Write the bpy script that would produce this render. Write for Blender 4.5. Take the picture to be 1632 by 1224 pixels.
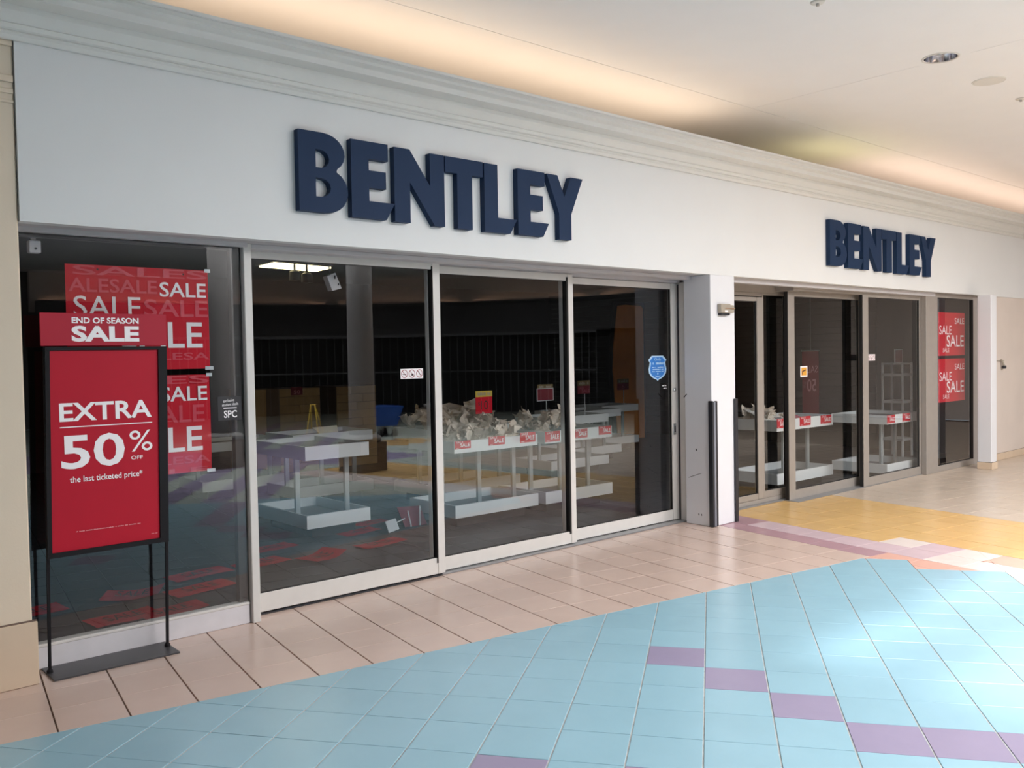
import bpy, bmesh, math, random
from mathutils import Vector, Matrix

for o in list(bpy.data.objects):
    bpy.data.objects.remove(o)
SC = bpy.context.scene
COL = SC.collection
RND = random.Random(7)

# ------------------------------------------------------------------ camera
YAW, PITCH, ROLL = 0.72156008, -0.03115828, -0.01832834
fw = Vector((math.sin(YAW) * math.cos(PITCH), math.cos(YAW) * math.cos(PITCH), math.sin(PITCH)))
rt = Vector((math.cos(YAW), -math.sin(YAW), 0))
up = rt.cross(fw)
rt2 = math.cos(ROLL) * rt + math.sin(ROLL) * up
up2 = -math.sin(ROLL) * rt + math.cos(ROLL) * up
FPX = 1422.68
EYE = Vector((0, 0, 1.6))
cd = bpy.data.cameras.new('camera')
cd.sensor_width = 36.0
cd.lens = FPX / 1632 * 36.0
cd.clip_start = 0.05
cam = bpy.data.objects.new('camera', cd)
COL.objects.link(cam)
cam.matrix_world = Matrix(((rt2.x, up2.x, -fw.x, EYE.x), (rt2.y, up2.y, -fw.y, EYE.y),
                           (rt2.z, up2.z, -fw.z, EYE.z), (0, 0, 0, 1)))
SC.camera = cam

# ------------------------------------------------------------------ world, lights, exposure
w = bpy.data.worlds.new('sky')
SC.world = w
w.use_nodes = True
w.node_tree.nodes['Background'].inputs[0].default_value = (0.80, 0.90, 1.0, 1)
w.node_tree.nodes['Background'].inputs[1].default_value = 1.0

def area(name, loc, rot, sx, sy, power, color):
    l = bpy.data.lights.new(name, 'AREA')
    l.shape = 'RECTANGLE'
    l.size, l.size_y = sx, sy
    l.energy = power
    l.color = color
    o = bpy.data.objects.new(name, l)
    COL.objects.link(o)
    o.location = loc
    o.rotation_euler = rot
    return o

# daylight coming down through the mall's roof light
area('roof_daylight', (7.9, -2.2, 4.75), (0, 0, 0), 8.6, 6.0, 1540, (1.0, 0.99, 0.98))
# fluorescent tubes lying in the cove behind the cornice (one run is dead, one is failing)
area('cove_tube_light', (2.1, 5.25, 3.34), (math.pi, 0, 0), 10.2, 0.22, 38, (1.0, 0.765, 0.55))
area('cove_tube_light', (9.6, 5.25, 3.34), (math.pi, 0, 0), 1.2, 0.16, 2.6, (0.95, 0.84, 0.40))
area('cove_tube_light', (15.0, 5.25, 3.34), (math.pi, 0, 0), 9.2, 0.22, 33, (1.0, 0.74, 0.57))
sl = bpy.data.lights.new('sun', 'SUN')
sl.energy = 2.2
sl.angle = math.radians(5)
so = bpy.data.objects.new('sun', sl)
COL.objects.link(so)
so.rotation_euler = Vector((0.14, 0.40, -1)).to_track_quat('-Z', 'Y').to_euler()

SC.view_settings.view_transform = 'Standard'
SC.view_settings.look = 'None'
SC.view_settings.gamma = 1
SC.view_settings.use_curve_mapping = False
SC.view_settings.exposure = 0.0
SC.cycles.transparent_max_bounces = 24
SC.cycles.max_bounces = 10
SC.cycles.diffuse_bounces = 5
SC.cycles.sample_clamp_indirect = 6
SC.cycles.use_denoising = True

# ------------------------------------------------------------------ materials
def lin(c):
    return tuple(((v / 255) / 12.92 if v / 255 <= 0.04045 else ((v / 255 + 0.055) / 1.055) ** 2.4) for v in c) + (1,)

MATS = {}
def mat(name, rgb, rough=0.5, metal=0.0, var=0.05, scale=6.0, bump=0.0, bscale=80.0, spec=0.5, emit=None, objvar=0.0):
    m = bpy.data.materials.new(name)
    m.use_nodes = True
    nt = m.node_tree
    b = nt.nodes['Principled BSDF']
    tc = nt.nodes.new('ShaderNodeTexCoord')
    no = nt.nodes.new('ShaderNodeTexNoise')
    no.inputs['Scale'].default_value = scale
    no.inputs['Detail'].default_value = 5
    nt.links.new(tc.outputs['Object'], no.inputs['Vector'])
    hs = nt.nodes.new('ShaderNodeHueSaturation')
    hs.inputs['Color'].default_value = lin(rgb)
    mr = nt.nodes.new('ShaderNodeMapRange')
    mr.inputs['From Min'].default_value = 0.25
    mr.inputs['From Max'].default_value = 0.75
    mr.inputs['To Min'].default_value = 1 - var
    mr.inputs['To Max'].default_value = 1 + var
    nt.links.new(no.outputs['Fac'], mr.inputs['Value'])
    val = mr.outputs['Result']
    if objvar:
        oi = nt.nodes.new('ShaderNodeObjectInfo')
        m2 = nt.nodes.new('ShaderNodeMapRange')
        m2.inputs['To Min'].default_value = -objvar
        m2.inputs['To Max'].default_value = objvar
        nt.links.new(oi.outputs['Random'], m2.inputs['Value'])
        ad = nt.nodes.new('ShaderNodeMath')
        nt.links.new(val, ad.inputs[0])
        nt.links.new(m2.outputs['Result'], ad.inputs[1])
        val = ad.outputs[0]
    nt.links.new(val, hs.inputs['Value'])
    nt.links.new(hs.outputs['Color'], b.inputs['Base Color'])
    b.inputs['Roughness'].default_value = rough
    b.inputs['Metallic'].default_value = metal
    b.inputs['Specular IOR Level'].default_value = spec
    if bump:
        n2 = nt.nodes.new('ShaderNodeTexNoise')
        n2.inputs['Scale'].default_value = bscale
        n2.inputs['Detail'].default_value = 3
        nt.links.new(tc.outputs['Object'], n2.inputs['Vector'])
        bp = nt.nodes.new('ShaderNodeBump')
        bp.inputs['Strength'].default_value = bump
        bp.inputs['Distance'].default_value = 0.01
        nt.links.new(n2.outputs['Fac'], bp.inputs['Height'])
        nt.links.new(bp.outputs['Normal'], b.inputs['Normal'])
    if emit:
        b.inputs['Emission Color'].default_value = lin(emit[0])
        b.inputs['Emission Strength'].default_value = emit[1]
    MATS[name] = m
    return m

def glass_mat(name, tint, refl):
    m = bpy.data.materials.new(name)
    m.use_nodes = True
    nt = m.node_tree
    nt.nodes.remove(nt.nodes['Principled BSDF'])
    out = nt.nodes['Material Output']
    tr = nt.nodes.new('ShaderNodeBsdfTransparent')
    tr.inputs[0].default_value = tint
    gl = nt.nodes.new('ShaderNodeBsdfGlossy')
    gl.inputs['Roughness'].default_value = 0.0
    gl.inputs['Color'].default_value = (0.96, 0.98, 1, 1)
    fr = nt.nodes.new('ShaderNodeFresnel')
    fr.inputs['IOR'].default_value = 1.5
    ge = nt.nodes.new('ShaderNodeNewGeometry')
    inv = nt.nodes.new('ShaderNodeMath')
    inv.operation = 'SUBTRACT'
    inv.inputs[0].default_value = 1.0
    nt.links.new(ge.outputs['Backfacing'], inv.inputs[1])
    mu = nt.nodes.new('ShaderNodeMath')
    mu.operation = 'MULTIPLY'
    nt.links.new(inv.outputs[0], mu.inputs[1])
    mu2 = nt.nodes.new('ShaderNodeMath')
    mu2.operation = 'MULTIPLY'
    mu2.inputs[1].default_value = refl
    mu2.use_clamp = True
    ad = nt.nodes.new('ShaderNodeMath')
    ad.operation = 'ADD'
    ad.inputs[1].default_value = 0.025           # reflective coating on top of the bare pane
    nt.links.new(fr.outputs[0], ad.inputs[0])
    nt.links.new(ad.outputs[0], mu.inputs[0])
    nt.links.new(mu.outputs[0], mu2.inputs[0])
    mx = nt.nodes.new('ShaderNodeMixShader')
    nt.links.new(mu2.outputs[0], mx.inputs[0])
    nt.links.new(tr.outputs[0], mx.inputs[1])
    nt.links.new(gl.outputs[0], mx.inputs[2])
    nt.links.new(mx.outputs[0], out.inputs['Surface'])
    MATS[name] = m
    return m

mat('fascia_white', (225, 225, 225), 0.55, var=0.015, scale=2, bump=0.03, bscale=160)
mat('cornice_white', (220, 219, 215), 0.5, var=0.02)
mat('ceiling_white', (230, 229, 230), 0.8, var=0.012, scale=3)
mat('dark_gap', (60, 52, 45), 0.9)
mat('cove_plaster', (222, 214, 200), 0.8, var=0.03)
mat('pilaster_tan', (226, 208, 186), 0.6, var=0.025, scale=3, bump=0.04, bscale=120)
mat('wall_beige', (216, 203, 194), 0.6, var=0.03, scale=3)
mat('pillar_white', (224, 224, 228), 0.4, var=0.015, scale=3)
mat('base_tile', (212, 190, 166), 0.35, var=0.03)
mat('pink_glaze', (206, 182, 170), 0.24, var=0.035, scale=5, objvar=0.03)
mat('blue_glaze', (146, 183, 198), 0.27, var=0.03, scale=4, objvar=0.02)
mat('purple_glaze', (150, 140, 166), 0.27, var=0.03, objvar=0.02)
mat('yellow_glaze', (216, 177, 118), 0.26, var=0.05, objvar=0.03)
mat('lilac_glaze', (206, 182, 188), 0.26, var=0.04, objvar=0.02)
mat('mauve_glaze', (178, 142, 150), 0.26, var=0.04, objvar=0.02)
mat('salmon_glaze', (218, 170, 154), 0.26, var=0.04, objvar=0.02)
mat('pale_glaze', (222, 208, 202), 0.26, var=0.04, objvar=0.02)
mat('mint_glaze', (186, 194, 186), 0.26, var=0.04, objvar=0.02)
mat('sand_glaze', (196, 180, 164), 0.28, var=0.04, objvar=0.02)
mat('pink_grout', (118, 98, 88), 0.9, var=0.15, scale=20)
mat('blue_grout', (168, 170, 168), 0.9, var=0.25, scale=20)
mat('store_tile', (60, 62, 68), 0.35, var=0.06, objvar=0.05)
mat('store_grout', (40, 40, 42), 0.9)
mat('frame_white', (214, 210, 206), 0.4, metal=0.0, var=0.03, scale=12)
mat('frame_shaded', (160, 152, 145), 0.4, metal=0.15, var=0.04, scale=12)  # shaded copy of frame_white for the right-hand doors; shade is in the colour
mat('soffit_grey', (190, 186, 188), 0.5, var=0.025, scale=3)
mat('seal_black', (26, 24, 24), 0.6)
mat('bronze_frame', (52, 46, 44), 0.45, var=0.05)
mat('kick_white', (212, 208, 212), 0.4, var=0.05, scale=9)
mat('track_metal', (150, 150, 152), 0.4, metal=0.4)
glass_mat('shop_glass', (0.945, 0.955, 0.96, 1), 1.35)
mat('navy_face', (22, 46, 78), 0.6, var=0.02, spec=0.25)
mat('poster_red', (206, 18, 42), 0.5, var=0.03, spec=0.2)
mat('poster_red_ghost', (214, 66, 84), 0.42, var=0.02)
mat('stand_red', (184, 20, 44), 0.5, var=0.03, spec=0.25)
mat('header_red', (178, 40, 58), 0.5, var=0.03, spec=0.25)
mat('ink_white', (250, 244, 246), 0.5, var=0.0)
mat('ink_pink', (226, 150, 156), 0.5, var=0.0)
mat('ink_dark', (60, 22, 26), 0.5, var=0.0)
mat('stand_black', (22, 20, 24), 0.6, var=0.05, spec=0.25)
mat('base_black', (66, 65, 68), 0.4, var=0.08, scale=10)
mat('sticker_black', (40, 38, 42), 0.4, var=0.03)
mat('sticker_white', (238, 232, 234), 0.5, var=0.02)
mat('sticker_red', (150, 50, 62), 0.5, var=0.0)
mat('sticker_blue', (40, 116, 196), 0.4, var=0.03)
mat('sticker_pale', (176, 206, 232), 0.4, var=0.02)
mat('sticker_amber', (220, 160, 60), 0.4, var=0.03)
mat('guard_black', (44, 44, 50), 0.35, var=0.04)
mat('guard_grey', (150, 152, 164), 0.3, metal=0.3)
mat('box_taupe', (164, 154, 140), 0.5, var=0.06, scale=20)
mat('tape_brown', (150, 116, 88), 0.5)
mat('steel', (186, 186, 188), 0.28, metal=0.9, var=0.03)
mat('chrome', (225, 225, 232), 0.12, metal=1.0, var=0.0)
mat('bulb_frost', (240, 240, 240), 0.3)
mat('speaker_cloth', (214, 210, 204), 0.9, var=0.02, bump=0.1, bscale=400)
mat('table_white', (232, 235, 235), 0.4, var=0.02)
mat('tray_grey', (116, 120, 123), 0.5, var=0.03)
mat('table_leg', (176, 184, 186), 0.35, metal=0.3)
mat('plinth_dark', (26, 26, 28), 0.7)
mat('paper_tan', (236, 222, 206), 0.8, var=0.10, scale=8, objvar=0.12)
mat('paper_white', (226, 222, 216), 0.8, var=0.04, objvar=0.06)
mat('paper_red', (186, 36, 52), 0.55, var=0.05)
mat('cloth_grey', (120, 118, 122), 0.9, var=0.08)
mat('cloth_rose', (168, 96, 110), 0.9, var=0.08)
mat('card_yellow', (214, 186, 70), 0.5, var=0.03)
mat('card_khaki', (120, 100, 62), 0.5, var=0.03)
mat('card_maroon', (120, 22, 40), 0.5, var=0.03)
mat('acrylic', (214, 218, 222), 0.15, spec=0.6)
mat('wood_pale', (172, 140, 92), 0.5, var=0.10, scale=5, objvar=0.08)
mat('wood_brown', (96, 72, 48), 0.5, var=0.10, scale=5)
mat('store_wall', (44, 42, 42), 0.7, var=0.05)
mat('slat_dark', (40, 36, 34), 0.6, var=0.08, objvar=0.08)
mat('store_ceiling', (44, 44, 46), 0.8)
mat('amber_panel', (240, 158, 84), 0.55, var=0.05)
mat('lamp_housing', (60, 60, 62), 0.5)
mat('lamp_glow', (255, 240, 200), 0.5, emit=((255, 236, 180), 5.0))
mat('fixture_black', (34, 34, 36), 0.5)
mat('banner_red', (150, 22, 36), 0.6, var=0.04)
mat('column_grey', (150, 146, 144), 0.55, var=0.03)
mat('pedestal_stone', (126, 112, 100), 0.5, var=0.08)
mat('far_bulkhead', (70, 69, 71), 0.7)
mat('far_dark', (26, 26, 28), 0.7)
mat('grille_metal', (112, 112, 116), 0.4, metal=0.4)
mat('cart_blue', (16, 66, 146), 0.45)
mat('rubber', (24, 24, 24), 0.7)
mat('caution_yellow', (236, 196, 60), 0.5)
mat('scuff', (70, 66, 64), 0.8)

# ------------------------------------------------------------------ mesh helpers
class MB:
    """collects faces in world coordinates"""
    def __init__(self):
        self.v = []
        self.f = []
    def poly(self, pts):
        n = len(self.v)
        self.v += [tuple(p) for p in pts]
        self.f.append(tuple(range(n, n + len(pts))))
        return self
    def prism(self, lo, hi):
        """lo, hi: matching loops; lo counter-clockwise seen from hi's side"""
        n = len(self.v)
        k = len(lo)
        self.v += [tuple(p) for p in lo] + [tuple(p) for p in hi]
        self.f.append(tuple(range(n + k - 1, n - 1, -1)))
        self.f.append(tuple(range(n + k, n + 2 * k)))
        for i in range(k):
            j = (i + 1) % k
            self.f.append((n + i, n + j, n + k + j, n + k + i))
        return self
    def box(self, x0, x1, y0, y1, z0, z1):
        return self.prism([(x0, y0, z0), (x1, y0, z0), (x1, y1, z0), (x0, y1, z0)],
                          [(x0, y0, z1), (x1, y0, z1), (x1, y1, z1), (x0, y1, z1)])
    def rbox(self, x0, x1, y0, y1, z0, z1, c=0.004):
        """box with chamfered vertical and horizontal edges"""
        c = min(c, (x1 - x0) / 3, (y1 - y0) / 3, (z1 - z0) / 3)
        def ring(z, i):
            a, b, d, e = x0 + i, x1 - i, y0 + i, y1 - i
            return [(a + c, d, z), (b - c, d, z), (b, d + c, z), (b, e - c, z), (b - c, e, z), (a + c, e, z), (a, e - c, z), (a, d + c, z)]
        rings = [ring(z0, c), ring(z0 + c, 0), ring(z1 - c, 0), ring(z1, c)]
        return self.loft(rings)
    def loft(self, rings, close=True, caps=True):
        n = len(self.v)
        k = len(rings[0])
        for r in rings:
            self.v += [tuple(p) for p in r]
        for a in range(len(rings) - 1):
            for i in range(k if close else k - 1):
                j = (i + 1) % k
                self.f.append((n + a * k + i, n + a * k + j, n + (a + 1) * k + j, n + (a + 1) * k + i))
        if caps and close:
            self.f.append(tuple(range(n + k - 1, n - 1, -1)))
            m = n + (len(rings) - 1) * k
            self.f.append(tuple(range(m, m + k)))
        return self
    def lathe(self, cx, cy, prof, n=24):
        """prof: (radius, z) from bottom to top"""
        rings = []
        for r, z in prof:
            rings.append([(cx + r * math.cos(2 * math.pi * i / n), cy + r * math.sin(2 * math.pi * i / n), z) for i in range(n)])
        return self.loft(rings)
    def tube(self, pts, r, n=8):
        pts = [Vector(p) for p in pts]
        rings = []
        for i, p in enumerate(pts):
            d = (pts[min(i + 1, len(pts) - 1)] - pts[max(i - 1, 0)]).normalized()
            a = Vector((0, 0, 1)) if abs(d.z) < 0.9 else Vector((1, 0, 0))
            u = d.cross(a).normalized()
            w_ = d.cross(u)
            rings.append([p + r * (math.cos(2 * math.pi * k / n) * u - math.sin(2 * math.pi * k / n) * w_) for k in range(n)])
        return self.loft(rings)

ORG = {}
def link(name, me, m, parent=None, origin=None):
    o = bpy.data.objects.new(name, me)
    if not me.materials:
        me.materials.append(MATS[m] if isinstance(m, str) else m)
    COL.objects.link(o)
    return o

def obj(name, mb, m, parent=None, smooth=False):
    """links one mesh object; vertices of mb are world coordinates"""
    if parent is not None:
        org = ORG[parent.name]
    else:
        xs = [v[0] for v in mb.v]; ys = [v[1] for v in mb.v]; zs = [v[2] for v in mb.v]
        org = Vector(((min(xs) + max(xs)) / 2, (min(ys) + max(ys)) / 2, min(zs)))
    me = bpy.data.meshes.new(name)
    me.from_pydata([(v[0] - org.x, v[1] - org.y, v[2] - org.z) for v in mb.v], [], mb.f)
    if smooth:
        me.polygons.foreach_set('use_smooth', [True] * len(me.polygons))
    o = link(name, me, m)
    if parent is not None:
        o.parent = parent
    else:
        o.location = org
    ORG[o.name] = org
    return o

def smooth_angle(o, deg=40):
    me = o.data
    me.polygons.foreach_set('use_smooth', [True] * len(me.polygons))
    bm = bmesh.new(); bm.from_mesh(me)
    for e in bm.edges:
        if len(e.link_faces) == 2 and e.calc_face_angle(0) > math.radians(deg):
            e.smooth = False
    bm.to_mesh(me); bm.free()
    return o

def thing(name, label, cat, loc, group=None, kind=None):
    o = bpy.data.objects.new(name, None)
    o.empty_display_size = 0.05
    COL.objects.link(o)
    o.location = loc
    ORG[o.name] = Vector(loc)
    return tag(o, label, cat, group, kind)

def tag(o, label=None, cat=None, group=None, kind=None):
    if label: o['label'] = label
    if cat: o['category'] = cat
    if group: o['group'] = group
    if kind: o['kind'] = kind
    return o

# ------------------------------------------------------------------ lettering (built-in font, turned into meshes)
TXT = {}
def text_data(s, bold):
    key = (s, bold)
    if key in TXT:
        return TXT[key]
    cu = bpy.data.curves.new('t', 'FONT')
    cu.body = s
    cu.size = 1
    cu.offset = bold
    cu.resolution_u = 3
    to = bpy.data.objects.new('t', cu)
    COL.objects.link(to)
    dg = bpy.context.evaluated_depsgraph_get()
    dg.update()
    me = to.evaluated_get(dg).to_mesh()
    vs = [(v.co.x, v.co.y) for v in me.vertices]
    fs = [tuple(p.vertices) for p in me.polygons]
    to.evaluated_get(dg).to_mesh_clear()
    bpy.data.objects.remove(to)
    bpy.data.curves.remove(cu)
    x0 = min(v[0] for v in vs); x1 = max(v[0] for v in vs)
    y0 = min(v[1] for v in vs); y1 = max(v[1] for v in vs)
    TXT[key] = ([((v[0] - x0) / (x1 - x0), (v[1] - y0) / (y1 - y0)) for v in vs], fs)
    return TXT[key]

def text_mb(s, x0, x1, z0, z1, y, bold=0.0, mirror=False, skew=0.0, mb=None):
    """flat lettering in the vertical plane y, reading from -y"""
    vs, fs = text_data(s, bold)
    mb = mb or MB()
    n = len(mb.v)
    for a, b in vs:
        if mirror: a = 1 - a
        mb.v.append((x0 + a * (x1 - x0), y, z0 + b * (z1 - z0) + skew * a))
    mb.f += [tuple(n + i for i in f) for f in fs]
    return mb

def lettering(parent, s, x0, x1, z0, z1, y, m='ink_white', bold=0.0, name='lettering', **k):
    return obj(name, text_mb(s, x0, x1, z0, z1, y, bold, **k), m, parent)

def dashes(x0, x1, z, h, y, n, rnd, mb=None):
    """print too small to read: a row of small strokes"""
    mb = mb or MB()
    x = x0
    step = (x1 - x0) / n
    for i in range(n):
        if rnd.random() < 0.86:
            hh = h * rnd.uniform(0.7, 1.0)
            mb.poly([(x, y, z), (x + step * 0.75, y, z), (x + step * 0.75, y, z + hh), (x, y, z + hh)])
        x += step
    return mb

# ================================================================== FLOOR
TA = 0.15505879
cT, sT = math.cos(TA), math.sin(TA)
S2 = math.sqrt(0.5)
def t2w(a, b, z=0.0):                      # tile axes -> world
    return (a * cT + b * sT, -a * sT + b * cT, z)
def w2t(x, y):
    return (x * cT - y * sT, x * sT + y * cT)
def d2t(u, v):                             # diagonal axes -> tile axes
    return (u * S2 + v * S2, -u * S2 + v * S2)
def t2d(a, b):
    return (a * S2 - b * S2, a * S2 + b * S2)

def clip(poly, nx, ny, c):
    """keep nx*x+ny*y <= c"""
    out = []
    for i in range(len(poly)):
        p, q = poly[i], poly[(i + 1) % len(poly)]
        dp, dq = nx * p[0] + ny * p[1] - c, nx * q[0] + ny * q[1] - c
        if dp <= 0: out.append(p)
        if (dp < 0 < dq) or (dq < 0 < dp):
            t = dp / (dp - dq)
            out.append((p[0] + t * (q[0] - p[0]), p[1] + t * (q[1] - p[1])))
    return out
def parea(p):
    return 0.5 * sum(p[i][0] * p[(i + 1) % len(p)][1] - p[(i + 1) % len(p)][0] * p[i][1] for i in range(len(p)))

U5, U7 = -0.045 + 0.2975 * 5, -0.045 + 0.2975 * 7
V0 = 4.305
V9, V10 = V0 + 0.2915 * 9, V0 + 0.2915 * 10
BY = 4.318                                   # blue field's straight edge, tile axis b
B0 = (14.56 - .9865 * 15) * .2965
A_END = 40.8 * .2965
X_Y0 = 20.25 * 0.2965                        # where the coloured bands begin, tile axis a
WALLY = 5.36

def proj(p):
    d = Vector(p) - EYE
    z = d.dot(fw)
    if z < 0.2: return None
    return (816 + FPX * d.dot(rt2) / z, 612 - FPX * d.dot(up2) / z)

cells = []                                   # (colour, polygon in world xy)
def add_cell(col, poly_t):
    poly = [t2w(a, b)[:2] for a, b in poly_t]
    poly = clip(poly, 0, 1, WALLY)           # stops under the shop front
    if len(poly) < 3: return
    A = parea(poly)
    if A < 0: poly = poly[::-1]; A = -A
    if A < 0.0012: return
    cells.append((col, poly))

txl = [1.25 + k for k in range(-30, 20)] + [21.0, 22.0, 23.0, 24.0, 25.0, 26.0, 27.0, 27.8] + [28.8 + k for k in range(40)]
tyl = [14.56 + 0.9865 * k for k in range(-72, 12)]
def tx_colour(i, b):
    a = (txl[i] + txl[i + 1]) / 2
    if a < 20.25: return 'pink'
    if a < 21.0: return 'mauve' if b > 14.5 else ('salmon' if b > 11.6 else 'pale')
    if a < 22.0: return 'mauve' if b > 19.4 else ('lilac' if b > 13.5 else 'pale')
    if a < 23.0:
        if b > 15.5: return 'yellow'
        if b > 14.5: return 'pale'
        if b > 13.5: return 'lilac'
        if b > 12.5: return 'pale'
        return 'salmon' if b > 11.58 else 'yellow'
    if a < 27.8: return 'yellow' if b > 11.8 or a < 26 else 'mint'
    return 'sand' if b > 3 else 'mint'
G1, G2 = 0.0036, 0.0014                      # half joints: wide ones run across, narrow ones along
def n_half(p, u0=None, u1=None, v0=None, v1=None):
    for val, sg in ((u1, 1), (u0, -1)):
        if val is not None: p = clip(p, sg * S2, -sg * S2, sg * val)
        if len(p) < 3: return []
    for val, sg in ((v1, 1), (v0, -1)):
        if val is not None: p = clip(p, sg * S2, sg * S2, sg * val)
        if len(p) < 3: return []
    return p
for i in range(len(txl) - 1):
    for j in range(len(tyl) - 1):
        a0, a1, b0, b1 = txl[i] * .2965, txl[i + 1] * .2965, tyl[j] * .2965, tyl[j + 1] * .2965
        wx, wy, _ = t2w((a0 + a1) / 2, (b0 + b1) / 2)
        if wy > 6.0 or wy < -14 or wx < -5.5 or wx > 20: continue
        if a0 >= X_Y0 - 1e-6 and a1 <= A_END + 1e-6 and b1 <= B0 + 1e-6: continue
        col = tx_colour(i, (tyl[j] + tyl[j + 1]) / 2)
        r = [(a0 + G1, b0 + G2), (a1 - G1, b0 + G2), (a1 - G1, b1 - G2), (a0 + G1, b1 - G2)]
        if a1 <= X_Y0 + 1e-6 and ((b0 + b1) / 2 > BY or a1 < X_Y0 - .1 or b1 < 3.3):
            if (b0 + b1) / 2 < BY: continue
            add_cell(col, r)
        elif b1 > 4.6 or a0 > 6.7:
            add_cell(col, r)
        else:                                 # beside the stepped end of the blue field
            for kw in (dict(u0=U7 + G2), dict(u1=U7, v0=V10 + G2), dict(u0=U5 + G2, u1=U7, v0=V9 + G2, v1=V10)):
                q = n_half(list(r), **kw)
                if len(q) >= 3: add_cell('salmon' if a1 <= X_Y0 + 1e-6 else col, q)
for i in range(-30, 60):
    for j in range(-50, 12):
        u0, u1 = -0.045 + .2975 * i, -0.045 + .2975 * (i + 1)
        v0, v1 = V0 + .2915 * j, V0 + .2915 * (j + 1)
        if i <= 6:
            if (i <= 4 and j >= 10) or (i > 4 and j >= 9): continue
            col = 'blue'
            if (i, j) in ((-1, 1), (0, 0), (1, -1)) or (i >= 2 and j == -2) or (i, j) == (-3, -4) or (i == -1 and j == -4):
                col = 'purple'
        else:
            col = 'purple' if (j in (-1, -3, -5, -7) or 18 <= i <= 26) else 'mint'
        q = [d2t(*p) for p in ((u0 + G1, v0 + G2), (u1 - G1, v0 + G2), (u1 - G1, v1 - G2), (u0 + G1, v1 - G2))]
        wx, wy, _ = t2w(*d2t((u0 + u1) / 2, (v0 + v1) / 2))
        if wy < -14 or wx < -5.5 or wx > 20: continue
        if i > 6:
            q2 = clip(clip(clip(q, -1, 0, -X_Y0 - G1), 0, 1, B0 - G1), 1, 0, A_END - G1)
            if len(q2) >= 3:
                ca_ = sum(p[0] for p in q2) / len(q2); cb_ = sum(p[1] for p in q2) / len(q2)
                add_cell('yellow' if 9.5 < ca_ < 10.9 and -2.7 < cb_ < -1.7 else ('mint' if col == 'purple' and ca_ > 8.7 and i < 28 else col), q2)
            q = clip(q, 1, 0, X_Y0 - G1)
        if len(q) < 3: continue
        q = clip(q, 0, 1, BY - 0.001)
        if len(q) >= 3: add_cell(col, q)

floor = tag(obj('floor', MB().box(-5.6, 20.6, -14.2, 14.6, -0.12, -0.011), 'pink_grout'), kind='structure')
bb = MB()
bedp = [d2t(u, v) for u, v in ((-9, -9), (U7, -9), (U7, V9), (U5, V9), (U5, V10), (-9, V10))]
bp_ = [t2w(a, b)[:2] for a, b in clip(bedp, 0, 1, BY)]
bp_ = [p for p in bp_]
bp_ = clip(clip(bp_, -1, 0, 5.5), 0, -1, 14.1)
if parea(bp_) < 0: bp_ = bp_[::-1]
bb.prism([(x, y, -0.011) for x, y in bp_], [(x, y, -0.0035) for x, y in bp_])
obj('grout_bed', bb, 'blue_grout', floor)

def tile_mb(poly, mb, zt=0.0, zb=-0.011, c=0.0012):
    cx = sum(p[0] for p in poly) / len(poly); cy = sum(p[1] for p in poly) / len(poly)
    rr = max(0.02, math.sqrt(abs(parea(poly))) / 2)
    k = 1 - c / rr
    lo = [(x, y, zb) for x, y in poly]
    mid = [(x, y, zt - c) for x, y in poly]
    hi = [(cx + (x - cx) * k, cy + (y - cy) * k, zt) for x, y in poly]
    mb.loft([lo, mid, hi])
scored = []
for idx, (col, poly) in enumerate(cells):
    pts = [proj((x, y, 0)) for x, y in poly]
    A = 0
    if all(pts):
        A = abs(parea([(min(max(p[0], 0), 1632), min(max(p[1], 0), 1224)) for p in pts]))
    scored.append((A, idx))
scored.sort(reverse=True)
per = {}
single = set()
for A, idx in scored:
    c_ = cells[idx][0]
    if A < 25 or per.get(c_, 0) >= 295: continue
    per[c_] = per.get(c_, 0) + 1
    single.add(idx)
rest = {}
for idx, (col, poly) in enumerate(cells):
    if idx in single:
        mb = MB()
        tile_mb(poly, mb, zt=RND.uniform(-0.0005, 0.0))
        obj(col + '_tile', mb, col + '_glaze', floor)
    else:
        tile_mb(poly, rest.setdefault(col, MB()))
for col, mb in rest.items():
    obj(col + '_paving', mb, col + '_glaze', floor)['kind'] = 'stuff'

# dark tiles inside the shop
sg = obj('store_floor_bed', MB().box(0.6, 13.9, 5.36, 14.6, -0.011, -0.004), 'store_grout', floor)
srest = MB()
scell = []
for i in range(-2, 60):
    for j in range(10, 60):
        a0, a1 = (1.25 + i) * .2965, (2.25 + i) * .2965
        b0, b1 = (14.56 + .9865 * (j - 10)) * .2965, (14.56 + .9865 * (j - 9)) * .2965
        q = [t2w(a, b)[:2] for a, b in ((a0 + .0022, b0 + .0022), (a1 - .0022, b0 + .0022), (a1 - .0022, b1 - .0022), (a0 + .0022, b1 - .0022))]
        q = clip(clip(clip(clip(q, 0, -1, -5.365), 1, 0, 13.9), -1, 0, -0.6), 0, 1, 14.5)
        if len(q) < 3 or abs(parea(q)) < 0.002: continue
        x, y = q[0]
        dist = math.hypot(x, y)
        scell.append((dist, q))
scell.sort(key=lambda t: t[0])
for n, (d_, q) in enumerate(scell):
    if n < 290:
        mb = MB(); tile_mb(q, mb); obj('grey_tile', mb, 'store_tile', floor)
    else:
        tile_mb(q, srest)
obj('grey_paving', srest, 'store_tile', floor)['kind'] = 'stuff'

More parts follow.
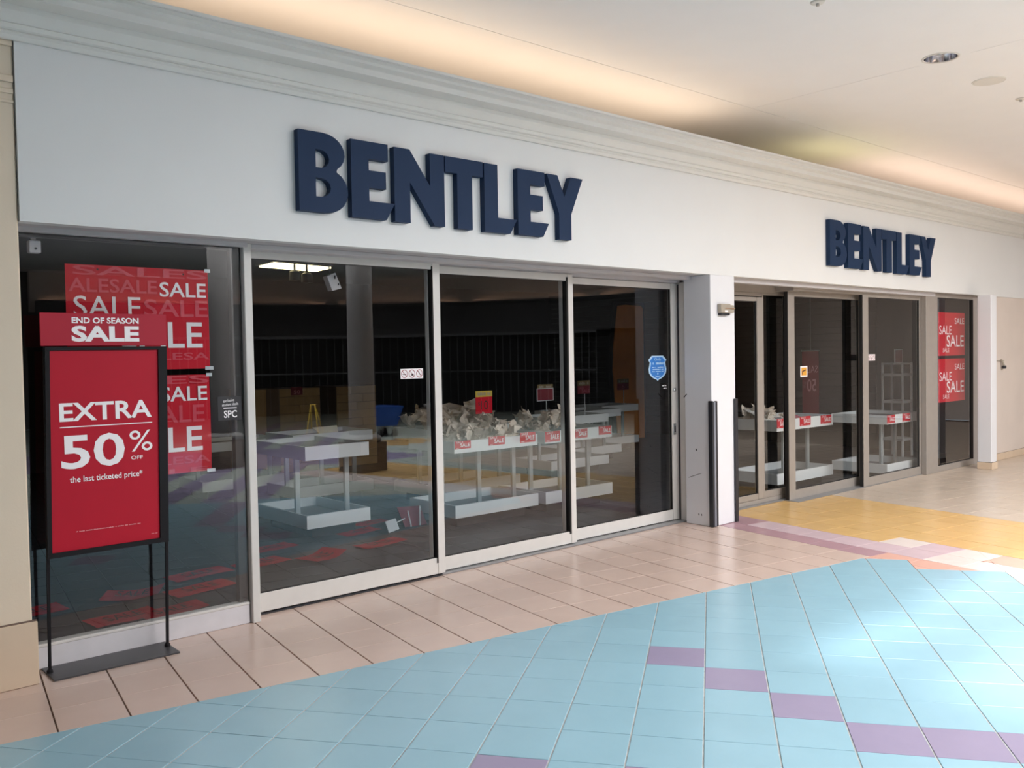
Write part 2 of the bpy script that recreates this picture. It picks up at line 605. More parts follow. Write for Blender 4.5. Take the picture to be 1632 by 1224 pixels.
# ================================================================== CEILING with cove
ZC = 3.9
DLX, DLY = 7.303, 3.091
mb = MB().box(-5.6, DLX - .15, 1.05, 6.6, ZC + .02, ZC + .1).box(DLX + .15, 20.6, 1.05, 6.6, ZC + .02, ZC + .1)
mb.box(DLX - .15, DLX + .15, 1.05, DLY - .15, ZC + .02, ZC + .1).box(DLX - .15, DLX + .15, DLY + .15, 6.6, ZC + .02, ZC + .1)
ceiling = tag(obj('ceiling', mb, 'dark_gap'), kind='structure')
JX, JY = 7.37, 4.865
g = 0.0035
def cpanel(x0, x1, y0, y1):
    obj('panel', MB().box(x0, x1, y0, y1, ZC, ZC + 0.02), 'ceiling_white', ceiling)
cpanel(-5.6, 20.6, JY + g, 6.6)
cpanel(-5.6, DLX - 0.2, 1.05, JY - g)
cpanel(DLX - 0.2, JX - 0.002, DLY + 0.2, JY - g)
cpanel(DLX - 0.2, JX - 0.002, 1.05, DLY - 0.2)
cpanel(JX + 0.002, DLX + 0.2, DLY + 0.2, JY - g)
cpanel(JX + 0.002, DLX + 0.2, 1.05, DLY - 0.2)
cpanel(DLX + 0.2, 20.6, 1.05, JY - g)
mb = MB()                                     # square piece with the round cut-out for the downlight
N = 32
ci = []; sq = []
for k in range(N):
    a = 2 * math.pi * k / N
    ca, sa = math.cos(a), math.sin(a)
    s_ = 0.2 / max(abs(ca), abs(sa))
    ci.append((DLX + 0.125 * ca, DLY + 0.125 * sa)); sq.append((DLX + s_ * ca, DLY + s_ * sa))
mb.loft([[(x, y, ZC + 0.02) for x, y in ci], [(x, y, ZC) for x, y in ci], [(x, y, ZC) for x, y in sq], [(x, y, ZC + 0.02) for x, y in sq]], caps=False)
obj('panel', mb, 'ceiling_white', ceiling)
# ceiling over the rest of the mall, around the roof light
obj('panel', MB().box(-5.6, 20.6, -14.2, -5.3, ZC, ZC + 0.06), 'ceiling_white', ceiling)
obj('panel', MB().box(-5.6, 3.5, -5.3, 1.05, ZC, ZC + 0.06), 'ceiling_white', ceiling)
obj('panel', MB().box(13.5, 20.6, -5.3, 1.05, ZC, ZC + 0.06), 'ceiling_white', ceiling)
mb = MB()
mb.box(3.4, 3.5, -5.4, 1.05, ZC + .06, 5.0).box(13.5, 13.6, -5.4, 1.05, ZC + .06, 5.0).box(3.5, 13.5, -5.4, -5.3, ZC + .06, 5.0).box(3.4, 13.6, 0.95, 1.05, ZC + .1, 5.0)
obj('roof_light_well', mb, 'ceiling_white', ceiling)
obj('glazing_or_shade_bar', MB().box(3.5, 13.5, -0.12, 0.16, 4.86, 4.98), 'frame_white', ceiling)  # unseen wide bar, added so the sun casts a dark band on the floor
for k in range(4):
    x = 3.5 + 10 * (k + 0.5) / 4
    obj('glazing_or_shade_bar', MB().box(x - 0.06, x + 0.06, -5.3, 0.95, 4.86, 4.98), 'frame_white', ceiling)

t = thing('downlight', 'round recessed downlight with a bright metal reflector in the ceiling', 'light', (DLX, DLY, ZC))
mb = MB(); n = 32
def ring(r, z): return [(DLX + r * math.cos(2 * math.pi * i / n), DLY + r * math.sin(2 * math.pi * i / n), z) for i in range(n)]
mb.loft([ring(.122, ZC + .003), ring(.124, ZC - .006), ring(.138, ZC - .006), ring(.140, ZC - .0005)], caps=False)
obj('trim_ring', mb, 'frame_white', t, smooth=True)
mb = MB(); mb.loft([ring(.122, ZC + .001), ring(.118, ZC + .05), ring(.10, ZC + .10), ring(.06, ZC + .13), ring(.001, ZC + .135)], caps=False)
obj('reflector', mb, 'chrome', t, smooth=True)
obj('bulb', MB().lathe(DLX + .01, DLY, [(.004, ZC + .03), (.03, ZC + .04), (.036, ZC + .065), (.02, ZC + .10), (.018, ZC + .128)], 16), 'bulb_frost', t, smooth=True)
t = thing('ceiling_speaker', 'flat round pale speaker grille beside the downlight', 'speaker', (8.27, 3.093, ZC))
obj('grille', MB().lathe(8.27, 3.093, [(.118, ZC - .008), (.124, ZC - .004), (.124, ZC - .0005)], 40), 'speaker_cloth', t)
mb = MB(); n = 40
mb.loft([[(8.27 + r * math.cos(2 * math.pi * i / n), 3.093 + r * math.sin(2 * math.pi * i / n), z) for i in range(n)] for r, z in ((.125, ZC - .0005), (.125, ZC - .006), (.131, ZC - .005), (.133, ZC - .0005))], caps=False)
obj('rim', mb, 'cornice_white', t, smooth=True)
for x, y, lab in ((5.49, 3.117, 'small round ceiling sprinkler plate at the top edge, left of the downlight'),
                  (9.091, 3.121, 'small round ceiling sprinkler plate at the right edge beyond the speaker')):
    t = thing('sprinkler', lab, 'sprinkler', (x, y, ZC), group='sprinklers in the mall ceiling')
    obj('cover_plate', MB().lathe(x, y, [(.030, ZC - .012), (.042, ZC - .010), (.046, ZC - .0005)], 20), 'speaker_cloth', t, smooth=True)
    obj('head', MB().lathe(x, y, [(.006, ZC - .03), (.012, ZC - .028), (.010, ZC - .012)], 12), 'steel', t)

# ================================================================== SHOP FRONT WALL
FY = 4.91
wf = tag(obj('wall_front', MB().box(1.112, 20.6, FY, 4.99, 2.31, 3.215), 'fascia_white'), 'white painted fascia wall above the shop front carrying the shop name', kind='structure')
obj('soffit', MB().box(1.112, 13.4, 4.99, 5.42, 2.31, 2.33), 'soffit_grey', wf)
obj('upper_wall', MB().box(1.112, 20.6, 5.42, 5.5, 2.33, 3.3), 'store_wall', wf)
# moulded cornice: profile in (y, z), front to back
prof = [(4.908, 3.186), (4.890, 3.186), (4.882, 3.194), (4.878, 3.206), (4.866, 3.214), (4.866, 3.220), (4.872, 3.224), (4.858, 3.232),
        (4.852, 3.246), (4.850, 3.252), (4.856, 3.256), (4.846, 3.264), (4.836, 3.280), (4.826, 3.294), (4.816, 3.304), (4.814, 3.331), (4.700, 3.333), (4.698, 3.356)]
prof += [(4.698 - .088 * (1 - math.cos(math.radians(a))), 3.356 + .046 * math.sin(math.radians(a))) for a in (15, 30, 45, 60, 75, 90)]
prof += [(4.612, 3.402), (4.612, 3.406), (4.600, 3.407), (4.598, 3.424), (4.650, 3.424), (4.650, 3.38), (4.908, 3.31)]
mb = MB()
mb.loft([[(-5.6, y, z) for y, z in prof], [(20.6, y, z) for y, z in prof]])
cor = obj('trim_1', mb, 'cornice_white')
tag(cor, 'stepped off-white plaster cornice running along the top of the fascia', kind='structure')
smooth_angle(cor, 28)
cove = tag(obj('trim_2', MB().box(-5.6, 20.6, 4.912, 6.5, 3.25, 3.30), 'cove_plaster'), 'plaster ledge of the lighting cove behind the cornice', kind='structure')
obj('cove_back', MB().box(-5.6, 20.6, 6.5, 6.6, 3.25, ZC), 'cove_plaster', cove)
for x0, x1 in ((-2.6, 7.1), (10.6, 19.4)):
    k = x0
    while k + 1.2 <= x1:
        f_ = thing('fluorescent_tube', 'bare fluorescent tube lying in the cove behind the cornice', 'lamp', (k, 5.2, 3.30), group='tubes in the lighting cove')
        obj('tube', MB().tube([(k + .03, 5.2, 3.335), (k + 1.17, 5.2, 3.335)], .013), 'bulb_frost', f_)
        obj('batten', MB().box(k, k + 1.2, 5.18, 5.22, 3.30, 3.318), 'frame_white', f_)
        k += 1.25

# left pilaster (cream, with a moulded cap and a tiled foot)
pl = thing('wall_left', 'cream pilaster at the left edge with tiled foot', None, (0.4, 4.93, 0), kind='structure')
obj('shaft', MB().rbox(-5.6, 1.108, 4.925, 5.12, 0.0, 3.22, .008), 'pilaster_tan', pl)
for z0, z1, d in ((3.16, 3.215, .012), (2.985, 3.02, .010), (2.93, 2.955, .006), (2.885, 2.90, .006)):
    obj('cap_moulding', MB().rbox(-5.6, 1.106, 4.925 - d, 4.926, z0, z1, .004), 'pilaster_tan', pl)
def base_row(p, x0, x1, yf, h, wid, jx=0.004, thick=0.012):
    x = x1
    while x > x0 + 0.01:
        a = max(x0, x - wid)
        obj('tile', MB().rbox(a + jx / 2, x - jx / 2, yf, yf + thick, 0.001, h, .003), 'base_tile', p)
        x -= wid
bl = tag(obj('baseboard_left', MB().box(-5.6, 1.128, 4.918, 4.926, 0.0, 0.325), 'pink_grout'), 'tan tiled foot of the left pilaster', kind='structure')
base_row(bl, -1.6, 1.130, 4.908, 0.318, 0.62)

def frame_front(p, m, x0, x1, z0, z1, y, th, stl, strr, top, bot, bead=0.006):
    """a framed glass panel: stiles, rails and a pane, front face at y"""
    obj('stile', MB().rbox(x0, x0 + stl, y, y + th, z0, z1, .003), m, p)
    obj('stile', MB().rbox(x1 - strr, x1, y, y + th, z0, z1, .003), m, p)
    obj('top_rail', MB().rbox(x0 + stl, x1 - strr, y + .003, y + th - .003, z1 - top, z1, .003), m, p)
    obj('bottom_rail', MB().rbox(x0 + stl, x1 - strr, y + .003, y + th - .003, z0, z0 + bot, .003), m, p)
    gx0, gx1, gz0, gz1 = x0 + stl, x1 - strr, z0 + bot, z1 - top
    mb = MB()
    mb.box(gx0, gx0 + bead, y + .012, y + th - .008, gz0, gz1).box(gx1 - bead, gx1, y + .012, y + th - .008, gz0, gz1)
    mb.box(gx0, gx1, y + .012, y + th - .008, gz1 - bead, gz1).box(gx0, gx1, y + .012, y + th - .008, gz0, gz0 + bead)
    obj('gasket', mb, 'seal_black', p)
    obj('glass_pane', MB().box(gx0 + .001, gx1 - .001, y + .020, y + .028, gz0 + .001, gz1 - .001), 'shop_glass', p)

# fixed window on the left
w1 = thing('window_1', 'fixed dark framed shop window behind the red sign stand', None, (1.75, 5.13, 0), kind='structure')
obj('kick_panel', MB().rbox(1.150, 2.352, 5.132, 5.20, 0.0, 0.122, .004), 'kick_white', w1)
obj('sill_cap', MB().rbox(1.150, 2.352, 5.128, 5.20, 0.116, 0.132, .003), 'frame_white', w1)
obj('head_trim', MB().rbox(1.112, 2.38, 5.085, 5.135, 2.285, 2.315, .003), 'soffit_grey', w1)
obj('side_frame', MB().rbox(2.296, 2.359, 5.152, 5.20, 0.132, 2.29, .003), 'bronze_frame', w1)
obj('side_frame', MB().rbox(1.112, 1.155, 5.152, 5.20, 0.0, 2.29, .003), 'bronze_frame', w1)
obj('top_frame', MB().rbox(1.155, 2.296, 5.152, 5.20, 2.268, 2.288, .003), 'bronze_frame', w1)
obj('glass_pane', MB().box(1.113, 2.359, 5.142, 5.150, 0.130, 2.287), 'shop_glass', w1)
obj('mullion', MB().rbox(2.360, 2.412, 5.108, 5.24, 0.0, 2.31, .004), 'frame_white', w1)

# three sliding doors, each on a track a little further back
DZ0, DZ1 = 0.018, 2.268
SD = ((2.414, 3.900, 5.238, 'first sliding glass door from the left'), (3.822, 5.270, 5.286, 'second sliding glass door from the left'),
      (5.185, 6.735, 5.334, 'third sliding glass door beside the white pillar'))
d1 = thing('door_1', SD[0][3], None, (3.1, 5.24, 0), kind='structure')
frame_front(d1, 'frame_white', 2.414, 3.926, 0.018, 2.292, 5.238, .045, .056, .066, .054, .118, .004)
obj('seal', MB().box(3.851, 3.860, 5.234, 5.284, 0.10, 2.26), 'seal_black', d1)
d2 = thing('door_2', SD[1][3], None, (4.5, 5.28, 0), kind='structure')
frame_front(d2, 'frame_white', 3.850, 5.352, 0.018, 2.275, 5.286, .045, .083, .062, .056, .100, .004)
obj('seal', MB().box(5.270, 5.288, 5.282, 5.332, 0.10, 2.25), 'seal_black', d2)
d3 = thing('door_3', SD[2][3], None, (6.0, 5.33, 0), kind='structure')
frame_front(d3, 'frame_white', 5.270, 6.798, 0.018, 2.258, 5.334, .045, .10, .09, .055, .098, .004)
mb = MB(); n = 18
mb.loft([[(6.742 + r * math.cos(2 * math.pi * i / n), y, 1.252 + r * math.sin(2 * math.pi * i / n)) for i in range(n)] for r, y in ((.020, 5.333), (.020, 5.326), (.014, 5.322), (.004, 5.322))])
obj('lock_cylinder', mb, 'steel', d3)
obj('flush_pull', MB().rbox(6.720, 6.758, 5.329, 5.335, .828, .935, .003), 'steel', d3)
obj('pull_recess', MB().rbox(6.729, 6.749, 5.327, 5.331, .850, .912, .002), 'guard_black', d3)
# the jamb and head in which they run, and the floor track
tr3 = tag(obj('trim_3', MB().rbox(2.412, 6.80, 5.30, 5.41, 2.262, 2.312, .003), 'soffit_grey'), 'grey head track above the sliding doors', kind='structure')
obj('jamb', MB().rbox(6.802, 6.858, 5.21, 5.42, 0.0, 2.27, .004), 'frame_white', tr3)
obj('jamb_groove', MB().box(6.796, 6.803, 5.318, 5.332, 0.0, 2.25), 'guard_black', tr3)
obj('hood', MB().rbox(2.412, 6.86, 5.115, 5.232, 2.280, 2.3105, .004), 'soffit_grey', tr3)
obj('floor_track', MB().rbox(3.90, 6.80, 5.245, 5.345, 0.0, 0.012, .003), 'track_metal', tr3)
obj('floor_track', MB().rbox(2.412, 3.90, 5.238, 5.30, 0.0, 0.010, .003), 'guard_black', tr3)

# white pillar between the two openings
pv = tag(obj('trim_4', MB().rbox(6.735, 7.108, 4.905, 5.205, 0.002, 2.3095, .004).box(6.86, 7.108, 5.205, 5.44, 0.002, 2.3095), 'pillar_white'), 'white square pillar between the two door openings', kind='structure')
mb = MB()
def scuff(y, z, l, a, wd=.003):
    dy, dz = math.cos(a) * l / 2, math.sin(a) * l / 2
    ny, nz = -math.sin(a) * wd / 2, math.cos(a) * wd / 2
    mb.prism([(6.7352, y - dy - ny, z - dz - nz), (6.7352, y + dy - ny, z + dz - nz), (6.7352, y + dy + ny, z + dz + nz), (6.7352, y - dy + ny, z - dz + nz)][::-1],
             [(6.7340, y - dy * .9 - ny, z - dz * .9), (6.7340, y + dy * .9 - ny, z + dz * .9), (6.7340, y + dy * .9 + ny, z + dz * .9), (6.7340, y - dy * .9 + ny, z - dz * .9)][::-1])
scuff(5.20, 1.20, .05, 2.4, .010); scuff(5.10, .46, .16, 2.8, .006); scuff(5.08, .70, .02, 1.5, .012); scuff(5.06, .10, .018, 1.4, .008); scuff(5.03, .10, .018, 1.4, .008)
obj('scuff_mark', mb, 'scuff', pv)
for x0, x1, lab in ((6.722, 6.812, 'black and grey corner guard strip on the left edge of the white pillar'), (7.072, 7.118, 'black corner guard strip on the right edge of the white pillar')):
    cg = thing('corner_guard', lab, 'corner guard', (x0, 4.9, 0), group='corner guards on the pillar')
    if x1 < 7:
        obj('strip', MB().rbox(x0 - .002, x0 + .022, 4.886, 4.935, 0.004, 1.158, .004), 'guard_black', cg)
        obj('insert', MB().rbox(x0 + .022, x0 + .046, 4.883, 4.905, 0.004, 1.152, .003), 'guard_grey', cg)
        obj('strip', MB().rbox(x0 + .046, x1 - .010, 4.886, 4.905, 0.004, 1.156, .004), 'guard_black', cg)
    else:
        obj('strip', MB().rbox(x0, x1 - .006, 4.886, 4.905, 0.004, 1.165, .004), 'guard_black', cg)
        obj('return_strip', MB().rbox(7.109, x1 + .002, 4.886, 4.99, 0.004, 1.165, .003), 'guard_black', cg)
th = thing('wall_box', 'small taupe alarm box with brown tape on the white pillar', 'alarm box', (6.94, 4.88, 1.96))
obj('housing', MB().rbox(6.838, 6.990, 4.862, 4.905, 1.962, 2.045, .005), 'box_taupe', th)
obj('cover', MB().rbox(6.985, 7.058, 4.872, 4.905, 1.965, 2.036, .004), 'box_taupe', th)
obj('tape', MB().box(6.90, 7.056, 4.8605, 4.8625, 2.000, 2.008), 'tape_brown', th)
obj('tape', MB().box(6.985, 7.056, 4.8705, 4.8725, 2.000, 2.008), 'tape_brown', th)
obj('small_label', MB().box(6.895, 6.942, 4.8605, 4.8622, 1.968, 1.984), 'sticker_white', th)
obj('black_base', MB().rbox(6.846, 6.985, 4.868, 4.905, 1.940, 1.962, .003), 'guard_black', th)

# right-hand opening: a swing door and two sliding doors stepping forward, frames coloured darker for shade
tr5 = tag(obj('trim_5', MB().rbox(7.108, 8.66, 5.29, 5.40, 2.215, 2.312, .003), 'frame_shaded'), 'head track above the right-hand doors', kind='structure')
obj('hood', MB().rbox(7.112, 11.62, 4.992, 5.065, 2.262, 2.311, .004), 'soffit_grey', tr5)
obj('head_piece', MB().rbox(8.40, 11.62, 5.065, 5.30, 2.235, 2.312, .003), 'frame_shaded', tr5)
obj('floor_track', MB().rbox(7.112, 8.62, 5.235, 5.36, 0.0, 0.010, .003), 'track_metal', tr5)
obj('floor_track', MB().rbox(8.46, 11.5, 5.06, 5.24, 0.0, 0.006, .002), 'track_metal', tr5)
d4 = thing('door_4', 'narrow glass swing door with shaded frame right beside the pillar', None, (7.6, 5.3, 0), kind='structure')
frame_front(d4, 'frame_shaded', 7.112, 8.165, 0.055, 2.168, 5.290, .045, .05, .10, .045, .06)
obj('transom_bar', MB().rbox(7.112, 8.165, 5.296, 5.335, 2.178, 2.214, .003), 'frame_shaded', d4)
obj('threshold', MB().rbox(7.112, 8.60, 5.292, 5.34, 0.010, 0.052, .003), 'frame_shaded', d4)
w2 = thing('window_2', 'fixed glass strip between the swing door and the right-hand sliding door', None, (8.4, 5.3, 0), kind='structure')
frame_front(w2, 'frame_shaded', 8.167, 8.655, 0.052, 2.214, 5.292, .043, .02, .04, .02, .075)
d5 = thing('door_5', 'first right-hand sliding door, yellow sticker on its glass', None, (9.3, 5.18, 0), kind='structure')
frame_front(d5, 'frame_shaded', 8.478, 10.075, 0.004, 2.236, 5.180, .045, .125, .07, .052, .10)
obj('seal', MB().box(8.468, 8.478, 5.185, 5.225, 0.01, 2.23), 'seal_black', d5)
d6 = thing('door_6', 'second right-hand sliding door, pictogram sticker on its glass', None, (10.7, 5.07, 0), kind='structure')
frame_front(d6, 'frame_shaded', 9.885, 11.500, 0.004, 2.240, 5.070, .045, .125, .16, .03, .10)
obj('seal', MB().box(9.872, 9.886, 5.078, 5.115, 0.01, 2.235), 'seal_black', d6)
w3 = thing('window_3', 'narrow fixed window at the far right holding two red posters', None, (12.2, 5.0, 0), kind='structure')
obj('post', MB().rbox(11.366, 11.664, 4.998, 5.068, 0.0, 2.3105, .004), 'frame_shaded', w3)
frame_front(w3, 'frame_shaded', 11.664, 12.96, 0.0, 2.308, 5.000, .06, .035, .15, .055, .078)
obj('dark_edge', MB().box(12.800, 12.812, 4.997, 5.02, .08, 2.25), 'bronze_frame', w3)

# right pilaster and the wall beyond it
rp = tag(obj('wall_right', MB().rbox(12.375, 12.556, 4.605, 4.775, 0.092, 2.285, .006), 'pillar_white'), 'slim white pilaster at the right end of the shop front', kind='structure')
obj('return_wall', MB().box(12.962, 13.10, 4.93, 5.10, 0.0, 2.3095), 'pillar_white', rp)
br = tag(obj('baseboard_right', MB().box(12.372, 12.559, 4.602, 4.778, 0.0, 0.092), 'pink_grout'), 'pinkish tiled foot of the right pilaster', kind='structure')
obj('tile', MB().rbox(12.364, 12.463, 4.594, 4.603, 0.001, 0.090, .002), 'base_tile', br)
obj('tile', MB().rbox(12.466, 12.565, 4.594, 4.603, 0.001, 0.090, .002), 'base_tile', br)
obj('tile', MB().rbox(12.364, 12.373, 4.605, 4.778, 0.001, 0.090, .002), 'base_tile', br)
wr = tag(obj('wall_east', MB().box(13.08, 20.6, 4.925, 5.08, 0.0, 2.3095), 'wall_beige'), 'pinkish beige wall to the right of the shop front', kind='structure')
be = tag(obj('baseboard_east', MB().box(13.08, 20.6, 4.918, 4.926, 0.0, 0.10), 'pink_grout'), 'low tiled skirting along the beige wall', kind='structure')
x = 13.08
while x < 16.5:
    obj('tile', MB().rbox(x + .002, x + .308, 4.908, 4.919, 0.001, 0.098, .002), 'base_tile', be)
    x += .31
kb = thing('latch_hook', 'small metal latch with a black padlock on the beige wall', 'latch', (13.55, 4.92, 1.3))
obj('bar', MB().rbox(13.40, 13.68, 4.912, 4.926, 1.405, 1.416, .003), 'box_taupe', kb)
obj('hasp', MB().tube([(13.535, 4.905, 1.425), (13.55, 4.895, 1.40), (13.575, 4.89, 1.36), (13.59, 4.885, 1.335)], .014), 'box_taupe', kb)
obj('padlock', MB().rbox(13.565, 13.635, 4.868, 4.905, 1.295, 1.340, .006), 'guard_black', kb)

# ================================================================== SHOP NAME LETTERS
def arc(cx, cz, rx, rz, a0, a1, n):
    return [(cx + rx * math.cos(math.radians(a0 + (a1 - a0) * i / n)), cz + rz * math.sin(math.radians(a0 + (a1 - a0) * i / n))) for i in range(n + 1)]
LT = {}
LT['B'] = ([(2.613, 2.50), (2.613, 2.975)], None)
Bo = [(2.612, 2.498), (2.770, 2.498)] + arc(2.800, 2.633, .150, .135, -90, 62, 9) + arc(2.775, 2.862, .155, .120, -50, 90, 9) + [(2.612, 2.982)]
Bh1 = [(2.728, 2.768), (2.750, 2.768)] + arc(2.755, 2.822, .066, .056, -80, 90, 6) + [(2.728, 2.878)]
Bh2 = [(2.726, 2.592), (2.755, 2.592)] + arc(2.760, 2.649, .068, .057, -90, 90, 6) + [(2.726, 2.706)]
LETTERS = [
    ('B', Bo, [Bh1, Bh2]),
    ('E', [(2.975, 2.490), (3.231, 2.490), (3.297, 2.600), (3.104, 2.600), (3.104, 2.685), (3.232, 2.685), (3.232, 2.794), (3.104, 2.794), (3.104, 2.866), (3.250, 2.866), (3.250, 2.975), (2.975, 2.975)], []),
    ('N', [(3.297, 2.488), (3.420, 2.488), (3.420, 2.755), (3.615, 2.486), (3.703, 2.486), (3.703, 2.966), (3.584, 2.966), (3.584, 2.745), (3.420, 2.970), (3.297, 2.970)], []),
    ('T', [(3.814, 2.484), (3.945, 2.484), (3.945, 2.860), (4.043, 2.860), (4.043, 2.966), (3.712, 2.966), (3.712, 2.859), (3.814, 2.859)], []),
    ('L', [(4.056, 2.483), (4.294, 2.483), (4.360, 2.589), (4.180, 2.589), (4.180, 2.964), (4.056, 2.964)], []),
    ('E2', [(4.371, 2.486), (4.622, 2.486), (4.682, 2.588), (4.496, 2.588), (4.496, 2.679), (4.622, 2.679), (4.622, 2.788), (4.496, 2.788), (4.496, 2.861), (4.643, 2.861), (4.643, 2.964), (4.371, 2.964)], []),
    ('Y', [(4.791, 2.481), (4.921, 2.481), (4.921, 2.676), (5.051, 2.962), (4.920, 2.962), (4.850, 2.806), (4.778, 2.962), (4.666, 2.962), (4.791, 2.676)], []),
]
def letter_mesh(outer, holes, fx, y0, y1):
    cu = bpy.data.curves.new('l', 'CURVE')
    cu.dimensions = '2D'
    cu.fill_mode = 'BOTH'
    cu.extrude = (y1 - y0) / 2
    for lp in [outer] + holes:
        sp = cu.splines.new('POLY')
        sp.points.add(len(lp) - 1)
        for p, (x, z) in zip(sp.points, lp):
            p.co = (fx(x), z, 0, 1)
        sp.use_cyclic_u = True
    o = bpy.data.objects.new('l', cu)
    COL.objects.link(o)
    dg = bpy.context.evaluated_depsgraph_get(); dg.update()
    ev = o.evaluated_get(dg)
    me = ev.to_mesh()
    mb = MB()
    mb.v = [(v.co.x, (y0 + y1) / 2 - v.co.z, v.co.y) for v in me.vertices]
    mb.f = [tuple(p.vertices) for p in me.polygons]
    ev.to_mesh_clear()
    bpy.data.objects.remove(o); bpy.data.curves.remove(cu)
    return mb
for fx, lab in ((lambda x: x * 0.998 + 0.003, 'row of navy blue raised capital letters above the left-hand doors'),
                (lambda x: 8.775 + (x - 2.612) * 1.045, 'row of navy blue raised capital letters above the right-hand doors')):
    s = thing('shop_sign', lab, 'sign', (fx(3.8), FY, 2.48), group='shop name signs on the fascia')
    for ch, o_, h_ in LETTERS:
        lt = obj('letter', letter_mesh(o_, h_, fx, 4.860, 4.9095), 'navy_face', s)

# ================================================================== RED FLOOR-STANDING SIGN
ss = thing('sign_stand', 'black framed floor sign in front of left window advertising fifty percent off', 'sign stand', (1.5, 5.01, 0))
bz = 0.009
mb = MB(); mb.prism([(1.190, 4.888, .0005), (1.822, 4.876, .0005), (1.828, 5.118, .0005), (1.188, 5.127, .0005)], [(1.190, 4.888, bz), (1.822, 4.876, bz), (1.828, 5.118, bz), (1.188, 5.127, bz)])
obj('base_plate', mb, 'base_black', ss)
for xb, xt in ((1.203, 1.222), (1.808, 1.832)):
    mb = MB(); r_ = .007
    mb.prism([(xb - r_, 5.005 - r_ + .02, bz), (xb + r_, 5.005 - r_ + .02, bz), (xb + r_, 5.005 + r_ + .02, bz), (xb - r_, 5.005 + r_ + .02, bz)],
             [(xt - r_, 4.992 - r_, 1.69), (xt + r_, 4.992 - r_, 1.69), (xt + r_, 4.992 + r_, 1.69), (xt - r_, 4.992 + r_, 1.69)])
    lg = obj('leg', mb, 'stand_black', ss)
    obj('foot_collar', MB().lathe(xb, 5.025, [(.016, bz), (.015, bz + .012), (.009, bz + .018)], 14), 'stand_black', lg)
def lean(z, x):                      # the frame leans a touch to the right going up
    return x + (z - 1.14) * 0.019
def quad_bar(x0, x1, z0, z1, y0, y1, m, p, name):
    mb = MB()
    mb.prism([(lean(z0, x0), y0, z0), (lean(z0, x1), y0, z0), (lean(z0, x1), y1, z0), (lean(z0, x0), y1, z0)],
             [(lean(z1, x0), y0, z1), (lean(z1, x1), y0, z1), (lean(z1, x1), y1, z1), (lean(z1, x0), y1, z1)])
    return obj(name, mb, m, p)
quad_bar(1.210, 1.232, .606, 1.690, 4.975, 5.005, 'stand_black', ss, 'frame_bar')
quad_bar(1.780, 1.826, .606, 1.690, 4.975, 5.005, 'stand_black', ss, 'frame_bar')
quad_bar(1.232, 1.780, 1.672, 1.690, 4.975, 5.005, 'stand_black', ss, 'frame_bar')
quad_bar(1.232, 1.780, .606, .632, 4.975, 5.005, 'stand_black', ss, 'frame_bar')
pn = quad_bar(1.2325, 1.7795, .632, 1.6715, 4.984, 5.000, 'stand_red', ss, 'poster_panel')
ORG[pn.name] = ORG[ss.name]
yt = 4.9825
lettering(pn, 'EXTRA', 1.279, 1.746, 1.304, 1.400, yt, bold=.022)
obj('rule', MB().box(1.280, 1.746, yt - .0005, yt + .001, 1.2715, 1.2765), 'ink_white', pn)
lettering(pn, '50', 1.281, 1.598, 1.055, 1.232, yt, bold=.018)
lettering(pn, '%', 1.624, 1.745, 1.121, 1.235, yt, bold=.0)
lettering(pn, 'OFF', 1.630, 1.692, 1.078, 1.098, yt)
lettering(pn, 'the last ticketed price*', 1.319, 1.687, .975, 1.018, yt, bold=.008)
obj('fine_print', dashes(1.34, 1.669, .7245, .0055, yt, 60, RND), 'ink_pink', pn)
obj('fine_print', dashes(1.725, 1.758, .660, .005, yt, 8, RND), 'ink_pink', pn)
hd = obj('header_card', MB().rbox(1.202, 1.839, 4.980, 4.992, 1.695, 1.866, .002), 'header_red', ss)
ORG[hd.name] = ORG[ss.name]
lettering(hd, 'END OF SEASON', 1.352, 1.690, 1.812, 1.844, 4.9785, bold=.03)
lettering(hd, 'SALE', 1.349, 1.691, 1.716, 1.800, 4.9785, bold=.04)

# ================================================================== POSTERS AND STICKERS ON THE GLASS
def poster_big(x0, x1, z0, z1, y, lab, texts, ghosts, holes=(), wav=0.0):
    p = thing('sale_poster', lab, 'poster', ((x0 + x1) / 2, y, z0), group='large sale posters in the left window')
    mb = MB()
    nx, nz = 10, 10
    def yy(a, b): return y + wav * math.sin(a * 9) * math.cos(b * 7) * (abs(a - .5) * abs(b - .5) * 4)
    fr = [[(x0 + (x1 - x0) * i / nx, yy(i / nx, j / nz), z0 + (z1 - z0) * j / nz) for i in range(nx + 1)] for j in range(nz + 1)]
    for j in range(nz):
        for i in range(nx):
            mb.poly([fr[j][i], fr[j][i + 1], fr[j + 1][i + 1], fr[j + 1][i]])
    obj('sheet', mb, 'poster_red', p)
    for s, a, b, c, d in ghosts: lettering(p, s, a, b, c, d, y - .0022, m='poster_red_ghost', bold=.012, name='faint_lettering')
    for s, a, b, c, d, bo in texts: lettering(p, s, a, b, c, d, y - .0028, bold=bo)
    for hx, hz in holes:
        obj('pin_hole', MB().loft([[(hx + r * math.cos(k * math.pi / 4), y - d_, hz + r * math.sin(k * math.pi / 4)) for k in range(8)] for r, d_ in ((.006, .0015), (.006, .003))]), 'ink_dark', p)
    obj('clear_tape', MB().box(x1 - .03, x1 + .02, y - .0024, y - .0016, z0 - .008, z0 + .012), 'acrylic', p)
    obj('clear_tape', MB().box(x1 - .02, x1 + .015, y - .0024, y - .0016, z1 - .012, z1 + .008), 'acrylic', p)
PY = 5.158
